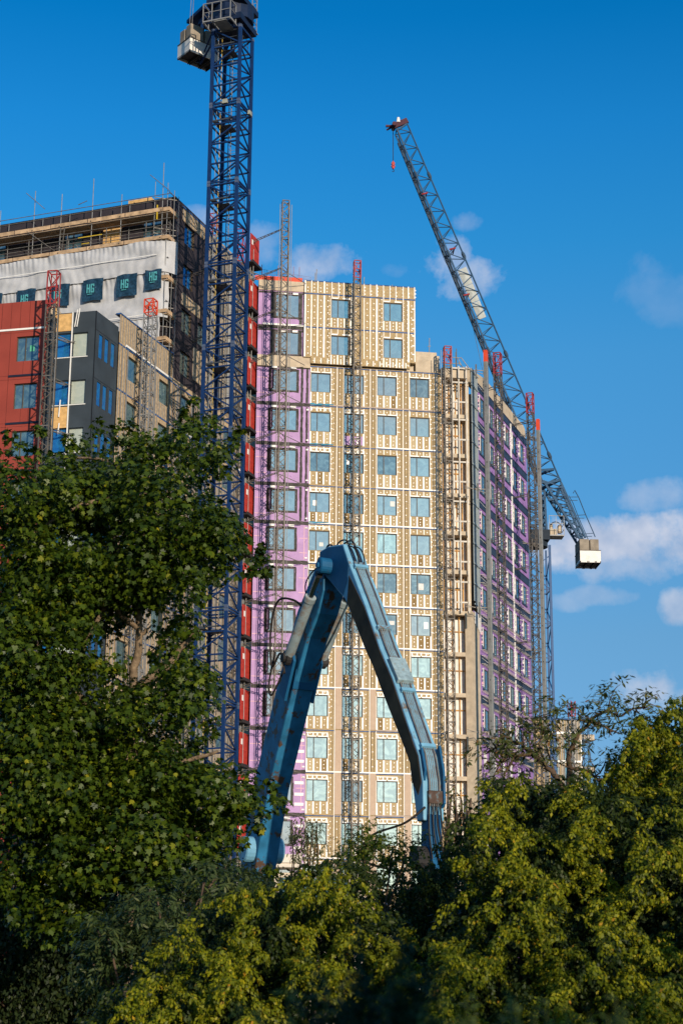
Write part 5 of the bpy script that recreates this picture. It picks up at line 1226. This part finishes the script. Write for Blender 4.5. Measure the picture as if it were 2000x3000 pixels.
# ================================================================== vegetation
RG = np.random.default_rng(11)
MAPLE = np.array([(0, 0), (.20, -.10), (.56, .06), (.34, .26), (.66, .52), (.27, .54), (0, 1.05), (-.27, .54), (-.66, .52), (-.34, .26), (-.56, .06), (-.20, -.10)])
LANCE = np.array([(0, 0), (.13, .35), (.11, .65), (0, 1.), (-.11, .65), (-.13, .35)])
OVAL = np.array([(0, 0), (.30, .45), (0, 1.), (-.30, .45)])
def leaf_mesh(name, tmpl, pos, nrm, tip, size, m, parent, fold=.26):
    n = len(pos); k = len(tmpl)
    nrm = nrm/np.linalg.norm(nrm, axis=1, keepdims=True)
    tip = tip-nrm*(tip*nrm).sum(1, keepdims=True); tip /= np.linalg.norm(tip, axis=1, keepdims=True)+1e-9
    side = np.cross(tip, nrm); tz = -np.abs(tmpl[:, 0])*fold*2-(tmpl[:, 1]**2)*fold
    V = pos[:, None, :]+size[:, None, None]*(side[:, None, :]*tmpl[None, :, 0, None]+tip[:, None, :]*tmpl[None, :, 1, None]+nrm[:, None, :]*tz[None, :, None])
    me = bpy.data.meshes.new(name); me.vertices.add(n*k); me.vertices.foreach_set('co', V.reshape(-1).astype(np.float32))
    me.loops.add(n*k); me.loops.foreach_set('vertex_index', np.arange(n*k, dtype=np.int32))
    me.polygons.add(n); me.polygons.foreach_set('loop_start', np.arange(0, n*k, k, dtype=np.int32)); me.polygons.foreach_set('loop_total', np.full(n, k, dtype=np.int32))
    me.materials.append(m); me.update(calc_edges=True); me.validate()
    o = bpy.data.objects.new(name, me); COL.objects.link(o)
    if parent is not None: o.parent = parent; 
    return o
def inpoly(x, y, P):
    c = False; n = len(P)
    for i in range(n):
        x0, y0 = P[i]; x1, y1 = P[(i+1) % n]
        if (y0 > y) != (y1 > y) and x < (x1-x0)*(y-y0)/(y1-y0)+x0: c = not c
    return c
def edged(x, y, P):
    best = 1e9
    for i in range(len(P)):
        x0, y0 = P[i]; x1, y1 = P[(i+1) % len(P)]; dx, dy = x1-x0, y1-y0; t = max(0, min(1, ((x-x0)*dx+(y-y0)*dy)/(dx*dx+dy*dy+1e-9)))
        best = min(best, math.hypot(x-x0-t*dx, y-y0-t*dy))
    return best
def runit(n): v = RG.normal(size=(n, 3)); return v/np.linalg.norm(v, axis=1, keepdims=True)
def lobes(P, D, r, n, rmin=.4, avoid=None):
    """crown lobes filling the outline P (seen from the street); D(x,y) gives each lobe's ground distance"""
    xs = [p[0] for p in P]; ys = [p[1] for p in P]; out = []; tries = 0
    while len(out) < n and tries < n*60:
        tries += 1; x = RG.uniform(min(xs), max(xs)); y = RG.uniform(min(ys), max(ys))
        if not inpoly(x, y, P): continue
        d0 = D(x, y); e = edged(x, y, P)/FPX*d0; rr = min(r*RG.uniform(.75, 1.2), max(e*.95, r*rmin))
        if e < rr*.55 and RG.random() < .8: continue
        if avoid and avoid(x, y): continue
        q = at(x, y, d0); out.append((q, rr))
    return out
def leaves_on(lob, per_m2, size, up=.5, droop=.6, shell=.35, front=.35):
    pos = []; nr = []; tp = []
    for c, r in lob:
        n = int(per_m2*4*math.pi*r*r*.62); d = runit(n)
        keep = (d[:, 1] < front)|(RG.random(n) < .25); d = d[keep]; n = len(d)
        # clustered: leaves gather in twigs
        nt_ = max(4, n//9); tw = runit(nt_)
        j = RG.integers(0, nt_, n); dd = d*.35+tw[j]*.65+runit(n)*.12; dd /= np.linalg.norm(dd, axis=1, keepdims=True)
        rad = r*(1-shell*RG.random(n)**1.5)*(1+.22*np.sin(j*12.9)); 
        p = c+dd*rad[:, None]*np.array([1, 1, .85]); pos.append(p)
        nr.append(dd*.7+np.array([0, 0, up])+runit(n)*.62); tp.append(dd*.5+np.array([0, 0, -droop])+runit(n)*.5)
    pos = np.concatenate(pos); return pos, np.concatenate(nr), np.concatenate(tp), size*RG.uniform(.55, 1.25, len(pos))
def shoots_on(lob, per_m2, L, nl, size, out=.6, upb=.5, grav=1.1):
    """arching shoots with paired small leaves, over the surface of each lobe"""
    pos = []; nr = []; tp = []; st = []
    for c, r in lob:
        n = max(3, int(per_m2*4*math.pi*r*r*.6)); d = runit(n); keep = (d[:, 1] < .4)|(RG.random(n) < .2); d = d[keep]; n = len(d)
        base = c+d*(r*RG.uniform(.45, .9, n))[:, None]
        dr = d*out+np.array([0, -.1, upb])+runit(n)*.45; dr /= np.linalg.norm(dr, axis=1, keepdims=True)
        ln = L*RG.uniform(.5, 1.3, n)
        for k in range(nl):
            t = (k+RG.random(n))/nl; q = base+dr*(ln*t)[:, None]+np.array([0, 0, -1.])*(grav*ln*t*t)[:, None]
            tan = dr+np.array([0, 0, -1.])*(2*grav*t)[:, None]; tan /= np.linalg.norm(tan, axis=1, keepdims=True)
            s = runit(n); s -= tan*(s*tan).sum(1, keepdims=True); s /= np.linalg.norm(s, axis=1, keepdims=True)
            pos.append(q+s*size*.2); tp.append(s*.8+tan*.7); nr.append(np.array([0, 0, .7])+d*.5+runit(n)*.5)
    pos = np.concatenate(pos); return pos, np.concatenate(nr), np.concatenate(tp), size*RG.uniform(.55, 1.3, len(pos))
def sprays(lob, per_m2, L, nl, size):
    """short drooping leafy twigs: each a dense tuft of small leaves around an arching axis"""
    pos = []; nr = []; tp = []
    for c, r in lob:
        n = max(3, int(per_m2*4*math.pi*r*r*.6)); d = runit(n); keep = (d[:, 1] < .35)|(RG.random(n) < .15); d = d[keep]; n = len(d)
        base = c+d*(r*RG.uniform(.55, 1.0, n))[:, None]; dr = d*.7+np.array([0, -.15, .35])+runit(n)*.4; dr /= np.linalg.norm(dr, axis=1, keepdims=True); ln = L*RG.uniform(.5, 1.35, n)
        for k in range(nl):
            t = RG.random(n)**.8; q = base+dr*(ln*t)[:, None]+np.array([0, 0, -1.])*(.95*ln*t*t)[:, None]
            s = runit(n); wd_ = (.055*(1-.6*t)+.012)[:, None]; pos.append(q+s*wd_*RG.uniform(.3, 1, (n, 1)))
            nr.append(s*.6+np.array([0, -.2, .55])+runit(n)*.35); tp.append(s*.6+dr*.5+np.array([0, 0, -.5])+runit(n)*.4)
    pos = np.concatenate(pos); return pos, np.concatenate(nr), np.concatenate(tp), size*RG.uniform(.6, 1.3, len(pos))
def plumes(P, D, per_m2, L, th, nl, size, jit=.25, lean=(0, 0), gap=0.):
    """separate drooping leafy plumes over the outline P, with dark gaps left between them"""
    xs = [p[0] for p in P]; ys = [p[1] for p in P]; pos = []; nr = []; tp = []
    area = (max(xs)-min(xs))*(max(ys)-min(ys))/FPX**2*(D((xs[0]+xs[1])/2, np.mean(ys))**2); n = int(area*per_m2); boughs = []
    for _ in range(n):
        x = RG.uniform(min(xs), max(xs)); y = RG.uniform(min(ys), max(ys))
        if not inpoly(x+16*math.sin(y*.06+x*.02), y+18*math.sin(x*.045)+9*math.sin(x*.13), P): continue
        msk = math.sin(x*.031+1.7*math.sin(y*.019))*math.sin(y*.027+x*.009+1.3*math.sin(x*.013))+.5*math.sin(x*.07+y*.05)*math.sin(y*.08-x*.03)
        if gap and msk < gap-.9+RG.random()*.5-.25: continue
        d0 = D(x, y)+RG.normal()*jit
        q = at(x, y, d0); ln = L*RG.uniform(.5, 1.35); sd_ = RG.choice([-1, 1])
        dr = np.array([sd_*RG.uniform(.1, .9)+lean[0], -RG.uniform(.2, .8), RG.uniform(.0, .6)]); dr /= np.linalg.norm(dr); q = q-dr*ln*.4
        m = int(nl*RG.uniform(.6, 1.3)*ln/L); t = RG.random(m)**.85
        ax = q+dr*(ln*t)[:, None]+np.array([0, 0, -1.])*(.9*ln*t*t)[:, None]; s = runit(m); s[:, 2] = s[:, 2]*.8+.15
        rad = th*(.35+1.2*np.sin(math.pi*np.clip(t*.9+.05, 0, 1)))*RG.uniform(.45, 1., m)*RG.uniform(.7, 1.2)
        pos.append(ax+s*rad[:, None]); nr.append(s*.9+np.array([.1, -.25, .4])+runit(m)*.3); tp.append(s*.4+dr*.6+np.array([0, 0, -.6])+runit(m)*.35)
    pos = np.concatenate(pos); return pos, np.concatenate(nr), np.concatenate(tp), size*RG.uniform(.6, 1.3, len(pos))
LM = dict(var=.3, scale=1.2, spec=.2)
M_MAPLE = mat('maple_leaf', (.05, .09, .02), .42, transl=.22, isl=[(0, (.015, .032, .004)), (.5, (.038, .068, .006)), (.9, (.072, .108, .008)), (.985, (.12, .145, .008)), (1, (.30, .27, .015))], **LM)
M_HAW = mat('hedge_leaf', (.1, .1, .02), .5, transl=.3, isl=[(0, (.07, .09, .005)), (.35, (.125, .155, .006)), (.8, (.205, .215, .008)), (.98, (.32, .29, .01)), (1, (.4, .2, .02))], **LM)
M_HAW2 = mat('hedge_leaf_green', (.08, .1, .02), .45, transl=.3, isl=[(0, (.028, .055, .009)), (.5, (.06, .098, .010)), (.9, (.11, .135, .012)), (1, (.18, .17, .016))], **LM)
M_DARK2 = mat('inner_shade_toned_leaf', (.04, .06, .015), .5, transl=.25, isl=[(0, (.012, .026, .005)), (.6, (.025, .043, .006)), (1, (.05, .068, .006))], **LM)  # leaf colour darkened to stand for shade inside the hedges
M_DARK = mat('shade_toned_leaf', (.03, .05, .015), .5, transl=.2, isl=[(0, (.014, .026, .010)), (.6, (.022, .038, .012)), (1, (.04, .055, .014))], **LM)  # near-black leaf colour paints the shade behind and under foliage
M_WIL = mat('willow_leaf', (.07, .10, .04), .5, transl=.25, isl=[(0, (.03, .05, .018)), (.6, (.05, .08, .025)), (1, (.09, .11, .035))], **LM)
M_OLI = mat('olive_grey_leaf', (.12, .13, .07), .5, transl=.3, isl=[(0, (.06, .075, .04)), (.6, (.10, .115, .055)), (1, (.17, .16, .08))], **LM)
M_ELD = mat('elder_leaf', (.08, .1, .04), .5, transl=.25, isl=[(0, (.04, .06, .02)), (.6, (.08, .10, .03)), (.9, (.15, .15, .04)), (1, (.18, .08, .03))], **LM)
M_FG = mat('weed_leaf', (.03, .06, .04), .6, transl=.2, isl=[(0, (.006, .026, .012)), (1, (.014, .05, .022))], **LM)
M_FG2 = mat('pale_weed_leaf', (.08, .1, .05), .6, transl=.2, isl=[(0, (.07, .11, .03)), (1, (.17, .21, .06))], **LM)
def rel(base, *arrs): return [a-np.array([base[0], base[1], 0]) for a in arrs]
def limb(mb, P, r0, r1, n=7, jit=.0):
    P = [np.array(p, float) for p in P]; out = []; N = (len(P)-1)*4
    for i in range(len(P)-1):
        p0 = P[max(i-1, 0)]; p1 = P[i]; p2 = P[i+1]; p3 = P[min(i+2, len(P)-1)]
        for t in (0, .25, .5, .75): out.append(.5*((2*p1)+(-p0+p2)*t+(2*p0-5*p1+4*p2-p3)*t*t+(-p0+3*p1-3*p2+p3)*t**3)+RG.normal(size=3)*jit)
    out.append(P[-1]); mb.tube(out, [r0+(r1-r0)*i/(len(out)-1) for i in range(len(out))], n)
def tree(name, label, cat, base, lob, leaf, trunk_pts=None, r0=.2, bark=BARKD, group=None, nbranch=0, crown='crown', twigs=None):
    t = thing(name, label, cat, (base[0], base[1], 0), 0, group); bs = np.array([base[0], base[1], 0.])
    tb = MB()
    if trunk_pts:
        for P, a, b_ in trunk_pts: limb(tb, [np.array(p)-bs for p in P], a, b_, jit=.01)
    cen = np.mean([c for c, r in lob], axis=0)
    for i in range(nbranch):
        c, r = lob[int(RG.integers(0, len(lob)))]
        s = (np.array(trunk_pts[0][0][-2 if i % 2 else -1]) if trunk_pts else np.array([base[0], base[1], .3]))
        if not trunk_pts: s = np.array([base[0]+RG.normal()*.3, base[1]+RG.normal()*.2, 0.])
        m_ = (s+c)/2+np.array([0, 0, .15*np.linalg.norm(c-s)*RG.random()])+RG.normal(size=3)*.15
        limb(tb, [s-bs, m_-bs, c-bs], r0*.35, .012, n=5)
    if twigs: 
        for P, a, b_ in twigs: limb(tb, [np.array(p)-bs for p in P], a, b_, n=5, jit=.008)
    if tb.n: tb.build('trunk' if trunk_pts else 'stems', bark or BARK, t, smooth=True)
    for j, (tm, (p, n_, tp, sz), m_, nm) in enumerate(leaf): leaf_mesh(nm, tm, p-bs, n_, tp, sz, m_, t)
    return t

# maple
MP = [(-60, 1340), (0, 1325), (36, 1286), (92, 1276), (153, 1305), (205, 1320), (245, 1232), (286, 1210), (332, 1238), (383, 1204), (408, 1244), (485, 1249), (561, 1194), (587, 1218), (628, 1238), (684, 1240), (714, 1290), (700, 1395), (663, 1445), (650, 1475), (714, 1480), (730, 1540), (768, 1640), (755, 1692), (663, 1755), (633, 1715), (602, 1730), (607, 1810), (587, 1866), (612, 1905), (628, 1966), (648, 2186), (663, 2225), (745, 2214), (748, 2280), (812, 2322), (826, 2390), (765, 2412), (720, 2440), (800, 2555), (673, 2565), (536, 2618), (306, 2640), (255, 2770), (77, 2785), (51, 2668), (-60, 2640)]
def mD(x, y): return 26.3+RG.uniform(-1.2, 1.6)+(.9 if y < 1400 else 0)
def mav(x, y): return (295 < x < 498 and 1745 < y < 2025) or ((x-320)**2/120**2+(y-1570)**2/55**2 < 1) or ((x-500)**2/60**2+(y-1790)**2/60**2 < 1) or (x < 60 and y > 2640)
lob = lobes(MP, mD, .62, 150, avoid=mav)+lobes(MP, mD, .26, 260, .5, avoid=lambda x, y: (352 < x < 452 and 1778 < y < 1998) or ((x-320)**2/100**2+(y-1570)**2/45**2 < 1))
lob += [(at(x, y, 29.0), .6) for x, y in ((330, 1560), (250, 1600), (500, 1800), (450, 1650), (560, 1500), (300, 1450), (150, 1700), (350, 2100), (200, 2300), (500, 2300), (100, 1500), (560, 2000), (600, 2450))]
spr = [(at(x, y, 26.), r) for x, y, r in ((570, 1178, .12), (556, 1205, .16), (120, 1262, .13), (30, 1275, .12), (205, 1290, .12), (700, 1270, .14), (770, 1655, .16), (765, 1600, .12), (818, 2350, .15), (800, 2540, .13), (790, 2300, .12), (640, 2440, .3), (700, 2340, .25))]
T = lambda x, y, D=26.6: at(x, y, D)
BP = T(395, 2600, 26.8); BP = np.array([BP[0], BP[1], 0])
tr = [([BP, T(388, 2300), T(392, 2000), T(412, 1880), T(408, 1780), T(415, 1700), T(420, 1600), T(425, 1450)], .085, .025),
      ([T(410, 1790), T(385, 1700), T(360, 1650), T(330, 1560)], .06, .02), ([T(412, 1760), T(425, 1660), T(460, 1650), T(520, 1560)], .06, .02), ([T(395, 2010), T(480, 1960), T(540, 1890), T(575, 1850)], .07, .03),
      ([T(410, 1850), T(340, 1780), T(300, 1700)], .05, .02), ([T(390, 2250), T(280, 2100), T(150, 1950), T(60, 1800)], .08, .02), ([T(390, 2350), T(500, 2250), T(640, 2200)], .07, .02), ([T(395, 2500), T(560, 2450), T(740, 2360)], .07, .02), ([T(415, 1860), T(445, 1830)], .03, .01)]
pl1 = leaves_on(lob, 225, .080); pl2 = leaves_on(spr, 380, .085)
tree('maple_tree', 'broad dark green maple filling the left side, pale trunk showing in a gap', 'tree', BP, lob, [(MAPLE, tuple(np.concatenate([a, b_]) for a, b_ in zip(pl1, pl2)), M_MAPLE, 'crown')], tr, .16, nbranch=5, bark=BARK)

# willow-leaved shrub
WP_ = [(540, 2560), (700, 2505), (770, 2560), (660, 2640), (580, 2700), (470, 2760), (400, 2850), (330, 2930), (230, 2900), (240, 2770), (330, 2650), (450, 2600)]
lob = lobes(WP_, lambda x, y: 20.5+RG.uniform(-.6, .6), .38, 55)
tree('willow_shrub', 'grey-green narrow-leaved shrub under the maple, lower left', 'shrub', at(450, 2800, 20.5), lob, [(LANCE, shoots_on(lob, 60, .34, 11, .085, grav=.6), M_WIL, 'foliage')], nbranch=14, r0=.06)

# thicket behind and under the maple, its shade put into the leaf colour
TK = [(-140, 2500), (120, 2600), (400, 2560), (620, 2500), (800, 2540), (900, 2600), (900, 3060), (-140, 3060)]
lob = lobes(TK, lambda x, y: 30+RG.uniform(-1, 1), .8, 280)
tree('dark_thicket', 'thicket with leaf colour darkened for shade, under the maple crown at the lower left', 'thicket', at(250, 2900, 30), lob, [(OVAL, leaves_on(lob, 150, .085), M_DARK, 'foliage')], nbranch=10, r0=.06)
# hedge masses
CY = [(240, 3060), (280, 2930), (390, 2840), (450, 2750), (560, 2680), (640, 2610), (760, 2580), (860, 2560), (905, 2540), (960, 2490), (1050, 2500), (1075, 2570), (1090, 2650), (1180, 2680), (1215, 2760), (1240, 3060)]
dCY = lambda x, y: 17.2-1.4*(y-2500)/500+.45*math.sin(x*.021+1)*math.sin(y*.017)+.2*math.sin(x*.05+y*.04)
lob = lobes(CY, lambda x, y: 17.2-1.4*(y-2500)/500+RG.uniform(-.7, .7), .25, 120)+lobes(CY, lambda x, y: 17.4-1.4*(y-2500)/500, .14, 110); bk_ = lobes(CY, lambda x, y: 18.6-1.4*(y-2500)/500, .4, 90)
tree('golden_hedge', 'yellow-green bush with drooping sprays in the lower middle, below the blue arm foot', 'bush', at(760, 2850, 17), lob, [(OVAL, plumes(CY, dCY, 180, .28, .042, 95, .038, gap=.95), M_HAW, 'foliage'), (OVAL, plumes(CY, lambda x, y: dCY(x, y)+.5, 110, .28, .06, 70, .042), M_DARK2, 'inner_foliage'), (OVAL, leaves_on(bk_, 300, .075), M_DARK, 'shade_toned_foliage')], nbranch=0)  # darker inner and back leaves paint the shade between sprays
DK = [(900, 2570), (960, 2525), (1000, 2515), (1090, 2500), (1200, 2490), (1320, 2480), (1420, 2500), (1500, 2600), (1400, 3060), (1050, 3060), (1050, 2640)]
lob = lobes(DK, lambda x, y: 22.5+RG.uniform(-.8, .8), .45, 150)
tree('dark_bush', 'green bush coloured for shade behind the golden hedge, under the grapple of the blue arm', 'bush', at(1200, 2650, 22.5), lob, [(OVAL, sprays(lob, 22, .30, 26, .048), M_DARK2, 'foliage')], nbranch=0)  # shade on this bush comes from the darkened leaf colour
HR = [(1300, 2450), (1340, 2395), (1390, 2365), (1441, 2285), (1508, 2256), (1600, 2270), (1671, 2262), (1738, 2292), (1800, 2300), (1900, 2330), (2060, 2280), (2450, 2150), (2600, 3060), (1235, 3060), (1235, 2850), (1290, 2680), (1360, 2560), (1330, 2480)]
dHR = lambda x, y: 17.4-3.2*(y-2250)/750+.5*math.sin(x*.016+2)*math.sin(y*.014+x*.004)+.22*math.sin(x*.045+y*.03)
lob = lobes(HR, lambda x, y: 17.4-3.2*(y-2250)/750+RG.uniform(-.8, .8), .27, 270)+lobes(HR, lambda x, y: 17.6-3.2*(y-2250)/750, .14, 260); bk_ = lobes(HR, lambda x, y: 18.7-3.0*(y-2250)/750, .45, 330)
tree('tall_hedge', 'large yellow-green hedge with drooping sprays filling the lower right', 'hedge', at(1650, 2850, 15.5), lob, [(OVAL, plumes(HR, dHR, 180, .28, .042, 95, .037, gap=.98), M_HAW, 'foliage'), (OVAL, plumes(HR, lambda x, y: dHR(x, y)+.55, 105, .28, .06, 70, .042), M_DARK2, 'inner_foliage'), (OVAL, leaves_on(bk_, 260, .085), M_DARK, 'shade_toned_foliage')], nbranch=0)  # gaps between plumes backed by leaves coloured dark as shade
UR = [(1735, 2330), (1790, 2242), (1824, 2195), (1867, 2160), (1855, 2125), (1886, 2098), (1958, 2074), (2000, 2030), (2060, 2020), (2060, 2420), (1800, 2420)]
lob = lobes(UR, lambda x, y: 19.2+RG.uniform(-.6, .6), .36, 60)+lobes(UR, lambda x, y: 19.2, .16, 60)
tree('privet_tree', 'leafy green tree rising against the sky at the right picture edge', 'tree', at(1920, 2600, 19.2), lob, [(OVAL, plumes(UR, lambda x, y: 18.7+.4*math.sin(x*.03+y*.02), 170, .24, .05, 70, .045, lean=(0, 0)), M_HAW, 'foliage'), (OVAL, sprays(lob, 16, .26, 22, .045), M_HAW2, 'inner_foliage'), (OVAL, leaves_on(lobes(UR, lambda x, y: 19.8, .35, 90), 200, .07), M_DARK, 'shade_toned_foliage')], nbranch=4, r0=.05)
# elder with bare branches
E_ = lambda x, y: at(x, y, 18.6)
BR = [([(1650, 2420), (1640, 2300), (1618, 2261), (1585, 2234), (1556, 2215), (1518, 2215), (1494, 2239), (1475, 2285)], .036, .010), ([(1556, 2215), (1530, 2185), (1508, 2177), (1470, 2158), (1462, 2190)], .022, .006), ([(1518, 2215), (1490, 2212), (1465, 2235), (1440, 2290)], .02, .006),
      ([(1668, 2420), (1666, 2249), (1673, 2191), (1695, 2153), (1728, 2115), (1757, 2091), (1781, 2081)], .034, .014), ([(1781, 2081), (1810, 2096), (1853, 2077), (1881, 2072), (1890, 2050)], .016, .005), ([(1781, 2081), (1800, 2062), (1781, 2038)], .01, .004), ([(1728, 2115), (1700, 2110), (1690, 2085), (1712, 2095)], .014, .004),
      ([(1728, 2115), (1760, 2125), (1790, 2140), (1830, 2150), (1860, 2180)], .014, .004), ([(1666, 2249), (1709, 2258), (1747, 2282), (1760, 2300)], .02, .008), ([(1600, 2245), (1580, 2190), (1585, 2150), (1560, 2110)], .012, .004), ([(1556, 2215), (1545, 2170), (1520, 2130)], .01, .003), ([(1640, 2300), (1600, 2180), (1640, 2130), (1625, 2095)], .012, .003),
      ([(1673, 2191), (1650, 2160), (1610, 2110), (1612, 2090)], .008, .003), ([(1747, 2282), (1770, 2240), (1790, 2225), (1812, 2232)], .01, .004), ([(1470, 2158), (1440, 2200), (1405, 2215), (1392, 2230)], .008, .003)]
lb = []; tw = []
for P, a, b_ in BR:
    Q = [E_(*p) for p in P]; tw.append((Q, a, b_))
    for i in range(1, len(P)):
        for q in range(2):
            t_ = RG.random(); c = Q[i-1]+(Q[i]-Q[i-1])*t_+RG.normal(size=3)*.05
            if a < .03 or RG.random() < .25: lb.append((c, .09))
    lb.append((Q[-1], .13))
for P, a, b_ in BR[:5]+BR[7:10]:
    for _ in range(7):
        i = int(RG.integers(1, len(P))); s = E_(*P[i]); e = s+RG.normal(size=3)*np.array([.18, .1, .14])+np.array([0, 0, .08]); tw.append(([s, (s+e)/2+RG.normal(size=3)*.03, e], .008, .002)); lb.append((e, .07))
lv = shoots_on(lb, 62, .17, 7, .08, upb=.8, grav=.5)
tree('elder_tree', 'half-bare tree with twisted dark branches and sparse leaf sprigs in front of the wing foot', 'tree', at(1660, 2600, 18.6), lb, [(LANCE, lv, M_ELD, 'foliage')], [(tw[0][0], .036, .010)], .04, BARKD, twigs=tw[1:])
# grey-green slender tree and sapling in front of the building
OP = [(860, 2370), (885, 2385), (930, 2400), (975, 2440), (960, 2500), (930, 2560), (850, 2540), (838, 2460)]
lob = lobes(OP, lambda x, y: 52+RG.uniform(-1, 1), .5, 34)
tree('olive_tree', 'small grey-green tree between the blue arm foot and the building base', 'tree', at(900, 2700, 52), lob, [(LANCE, leaves_on(lob, 75, .13, shell=.9), M_OLI, 'foliage')], nbranch=10, r0=.1)
SPp = [(1290, 2390), (1300, 2300), (1325, 2225), (1345, 2290), (1400, 2330), (1385, 2400), (1330, 2440)]
lob = lobes(SPp, lambda x, y: 24+RG.uniform(-.4, .4), .2, 34)
tree('sapling', 'sparse young tree in front of the lattice mast foot, left of the tall hedge', 'tree', at(1335, 2600, 24), lob, [(OVAL, leaves_on(lob, 90, .055, shell=.9), M_ELD, 'foliage')], nbranch=18, r0=.04, bark=BARKD)
SH2 = [(930, 2530), (1000, 2490), (1060, 2430), (1110, 2400), (1130, 2450), (1230, 2450), (1290, 2470), (1200, 2520), (1000, 2560)]
lob = lobes(SH2, lambda x, y: 20.+RG.uniform(-.4, .4), .17, 60)
tree('light_bush', 'lighter green feathery bush top in front of the building base, between arm foot and grapple', 'bush', at(1060, 2700, 20), lob, [(OVAL, shoots_on(lob, 90, .24, 11, .042, grav=.5), M_HAW2, 'foliage')], nbranch=4, r0=.03)
# hedge added out of view behind the viewer, to shade the foot of the hedges
lob = []
for i in range(95):
    x = RG.uniform(-6, 13); z = RG.uniform(.8, 6.2+.7*math.sin(x*1.3)+.5*math.sin(x*3.1)); lob.append((np.array([x, -5.5+RG.normal()*.5, z]), RG.uniform(.5, .9)))
tree('added_shade_hedge', 'tall hedge added out of view behind the viewer to shade the hedges', 'hedge', (3, -5.5, 0), lob, [(OVAL, leaves_on(lob, 26, .26, front=2), M_DARK, 'foliage')], nbranch=6, r0=.1)
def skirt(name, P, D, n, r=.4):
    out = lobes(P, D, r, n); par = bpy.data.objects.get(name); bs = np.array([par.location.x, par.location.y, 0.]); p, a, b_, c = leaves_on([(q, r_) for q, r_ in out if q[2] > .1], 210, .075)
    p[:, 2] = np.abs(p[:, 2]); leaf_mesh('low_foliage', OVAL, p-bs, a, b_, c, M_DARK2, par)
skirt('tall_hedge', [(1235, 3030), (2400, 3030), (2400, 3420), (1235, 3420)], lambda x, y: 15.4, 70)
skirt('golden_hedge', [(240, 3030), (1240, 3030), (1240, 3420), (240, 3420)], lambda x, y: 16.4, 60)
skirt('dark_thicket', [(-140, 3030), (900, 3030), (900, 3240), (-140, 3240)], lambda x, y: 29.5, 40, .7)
n = 30000; gx, gy = RG.uniform(-9, 9, n), RG.uniform(7, 32, n); P_ = np.stack([gx, gy, np.zeros(n)], 1)
gt = np.array([0, 0, 1.])+runit(n)*.35; gt[:, 2] = np.abs(gt[:, 2])
go = leaf_mesh('grass', np.array([(-.05, 0), (.05, 0), (0, 1.)]), P_, runit(n)*np.array([1, 1, .1]), gt, RG.uniform(.12, .38, n), M_HAW2, None)
tag(go, 'rough grass growing round the feet of the hedges', 'grass', kind='stuff')
# near weeds, out of focus at the bottom edge
def weed(name, label, stems, D, m_, sz):
    b0 = at(np.mean([s[0] for s in stems]), 2950, D); t = thing(name, label, 'plant', (b0[0], b0[1], 0)); bs = np.array([b0[0], b0[1], 0.])
    mb = MB(); lo = []
    for x, y in stems:
        top_ = at(x, y, D+RG.uniform(-.25, .25)); ft = np.array([top_[0]+RG.normal()*.04, top_[1], 0.]); mb.tube([ft-bs, (ft+top_)/2-bs, top_-bs], [.003, .0025, .001], 5)
        for k in range(26):
            z = top_[2]-k*.014; f = min(1, k/9); lo.append((np.array([top_[0]+(ft[0]-top_[0])*(top_[2]-z)/max(top_[2], .1), top_[1], z]), .008+.03*f))
    mb.build('stem', m_, t); leaf_mesh('foliage', LANCE, *[(a-bs if i == 0 else a) for i, a in enumerate(leaves_on(lo, 5200, sz, up=.9, droop=-.8, front=2))], m_, t)
weed('tall_weed', 'dark blurred feathery weeds close to the viewer at the bottom edge left of centre', [(846, 2897), (880, 2930), (926, 2828), (960, 2900), (1052, 2735), (1030, 2860), (1090, 2900), (1000, 2930), (700, 2940), (760, 2960)], 3.3, M_FG, .024)
weed('tall_weed', 'dark blurred feathery weeds near the bottom edge just right of centre', [(1175, 2713), (1150, 2860), (1259, 2828), (1230, 2930), (1200, 2900)], 3.1, M_FG, .024)
weed('pale_weed', 'pale tipped blurred weed stalks at the bottom edge right of centre', [(1366, 2920), (1496, 2893), (1515, 2950), (1565, 2945), (1600, 2955), (1660, 2960), (1235, 2965), (1725, 2965)], 2.9, M_FG2, .02)
weed('pale_weed', 'two pale blurred weed stalks at the bottom right in front of the hedge', [(1802, 2924), (1822, 2950), (1780, 2975)], 2.9, M_FG2, .02)
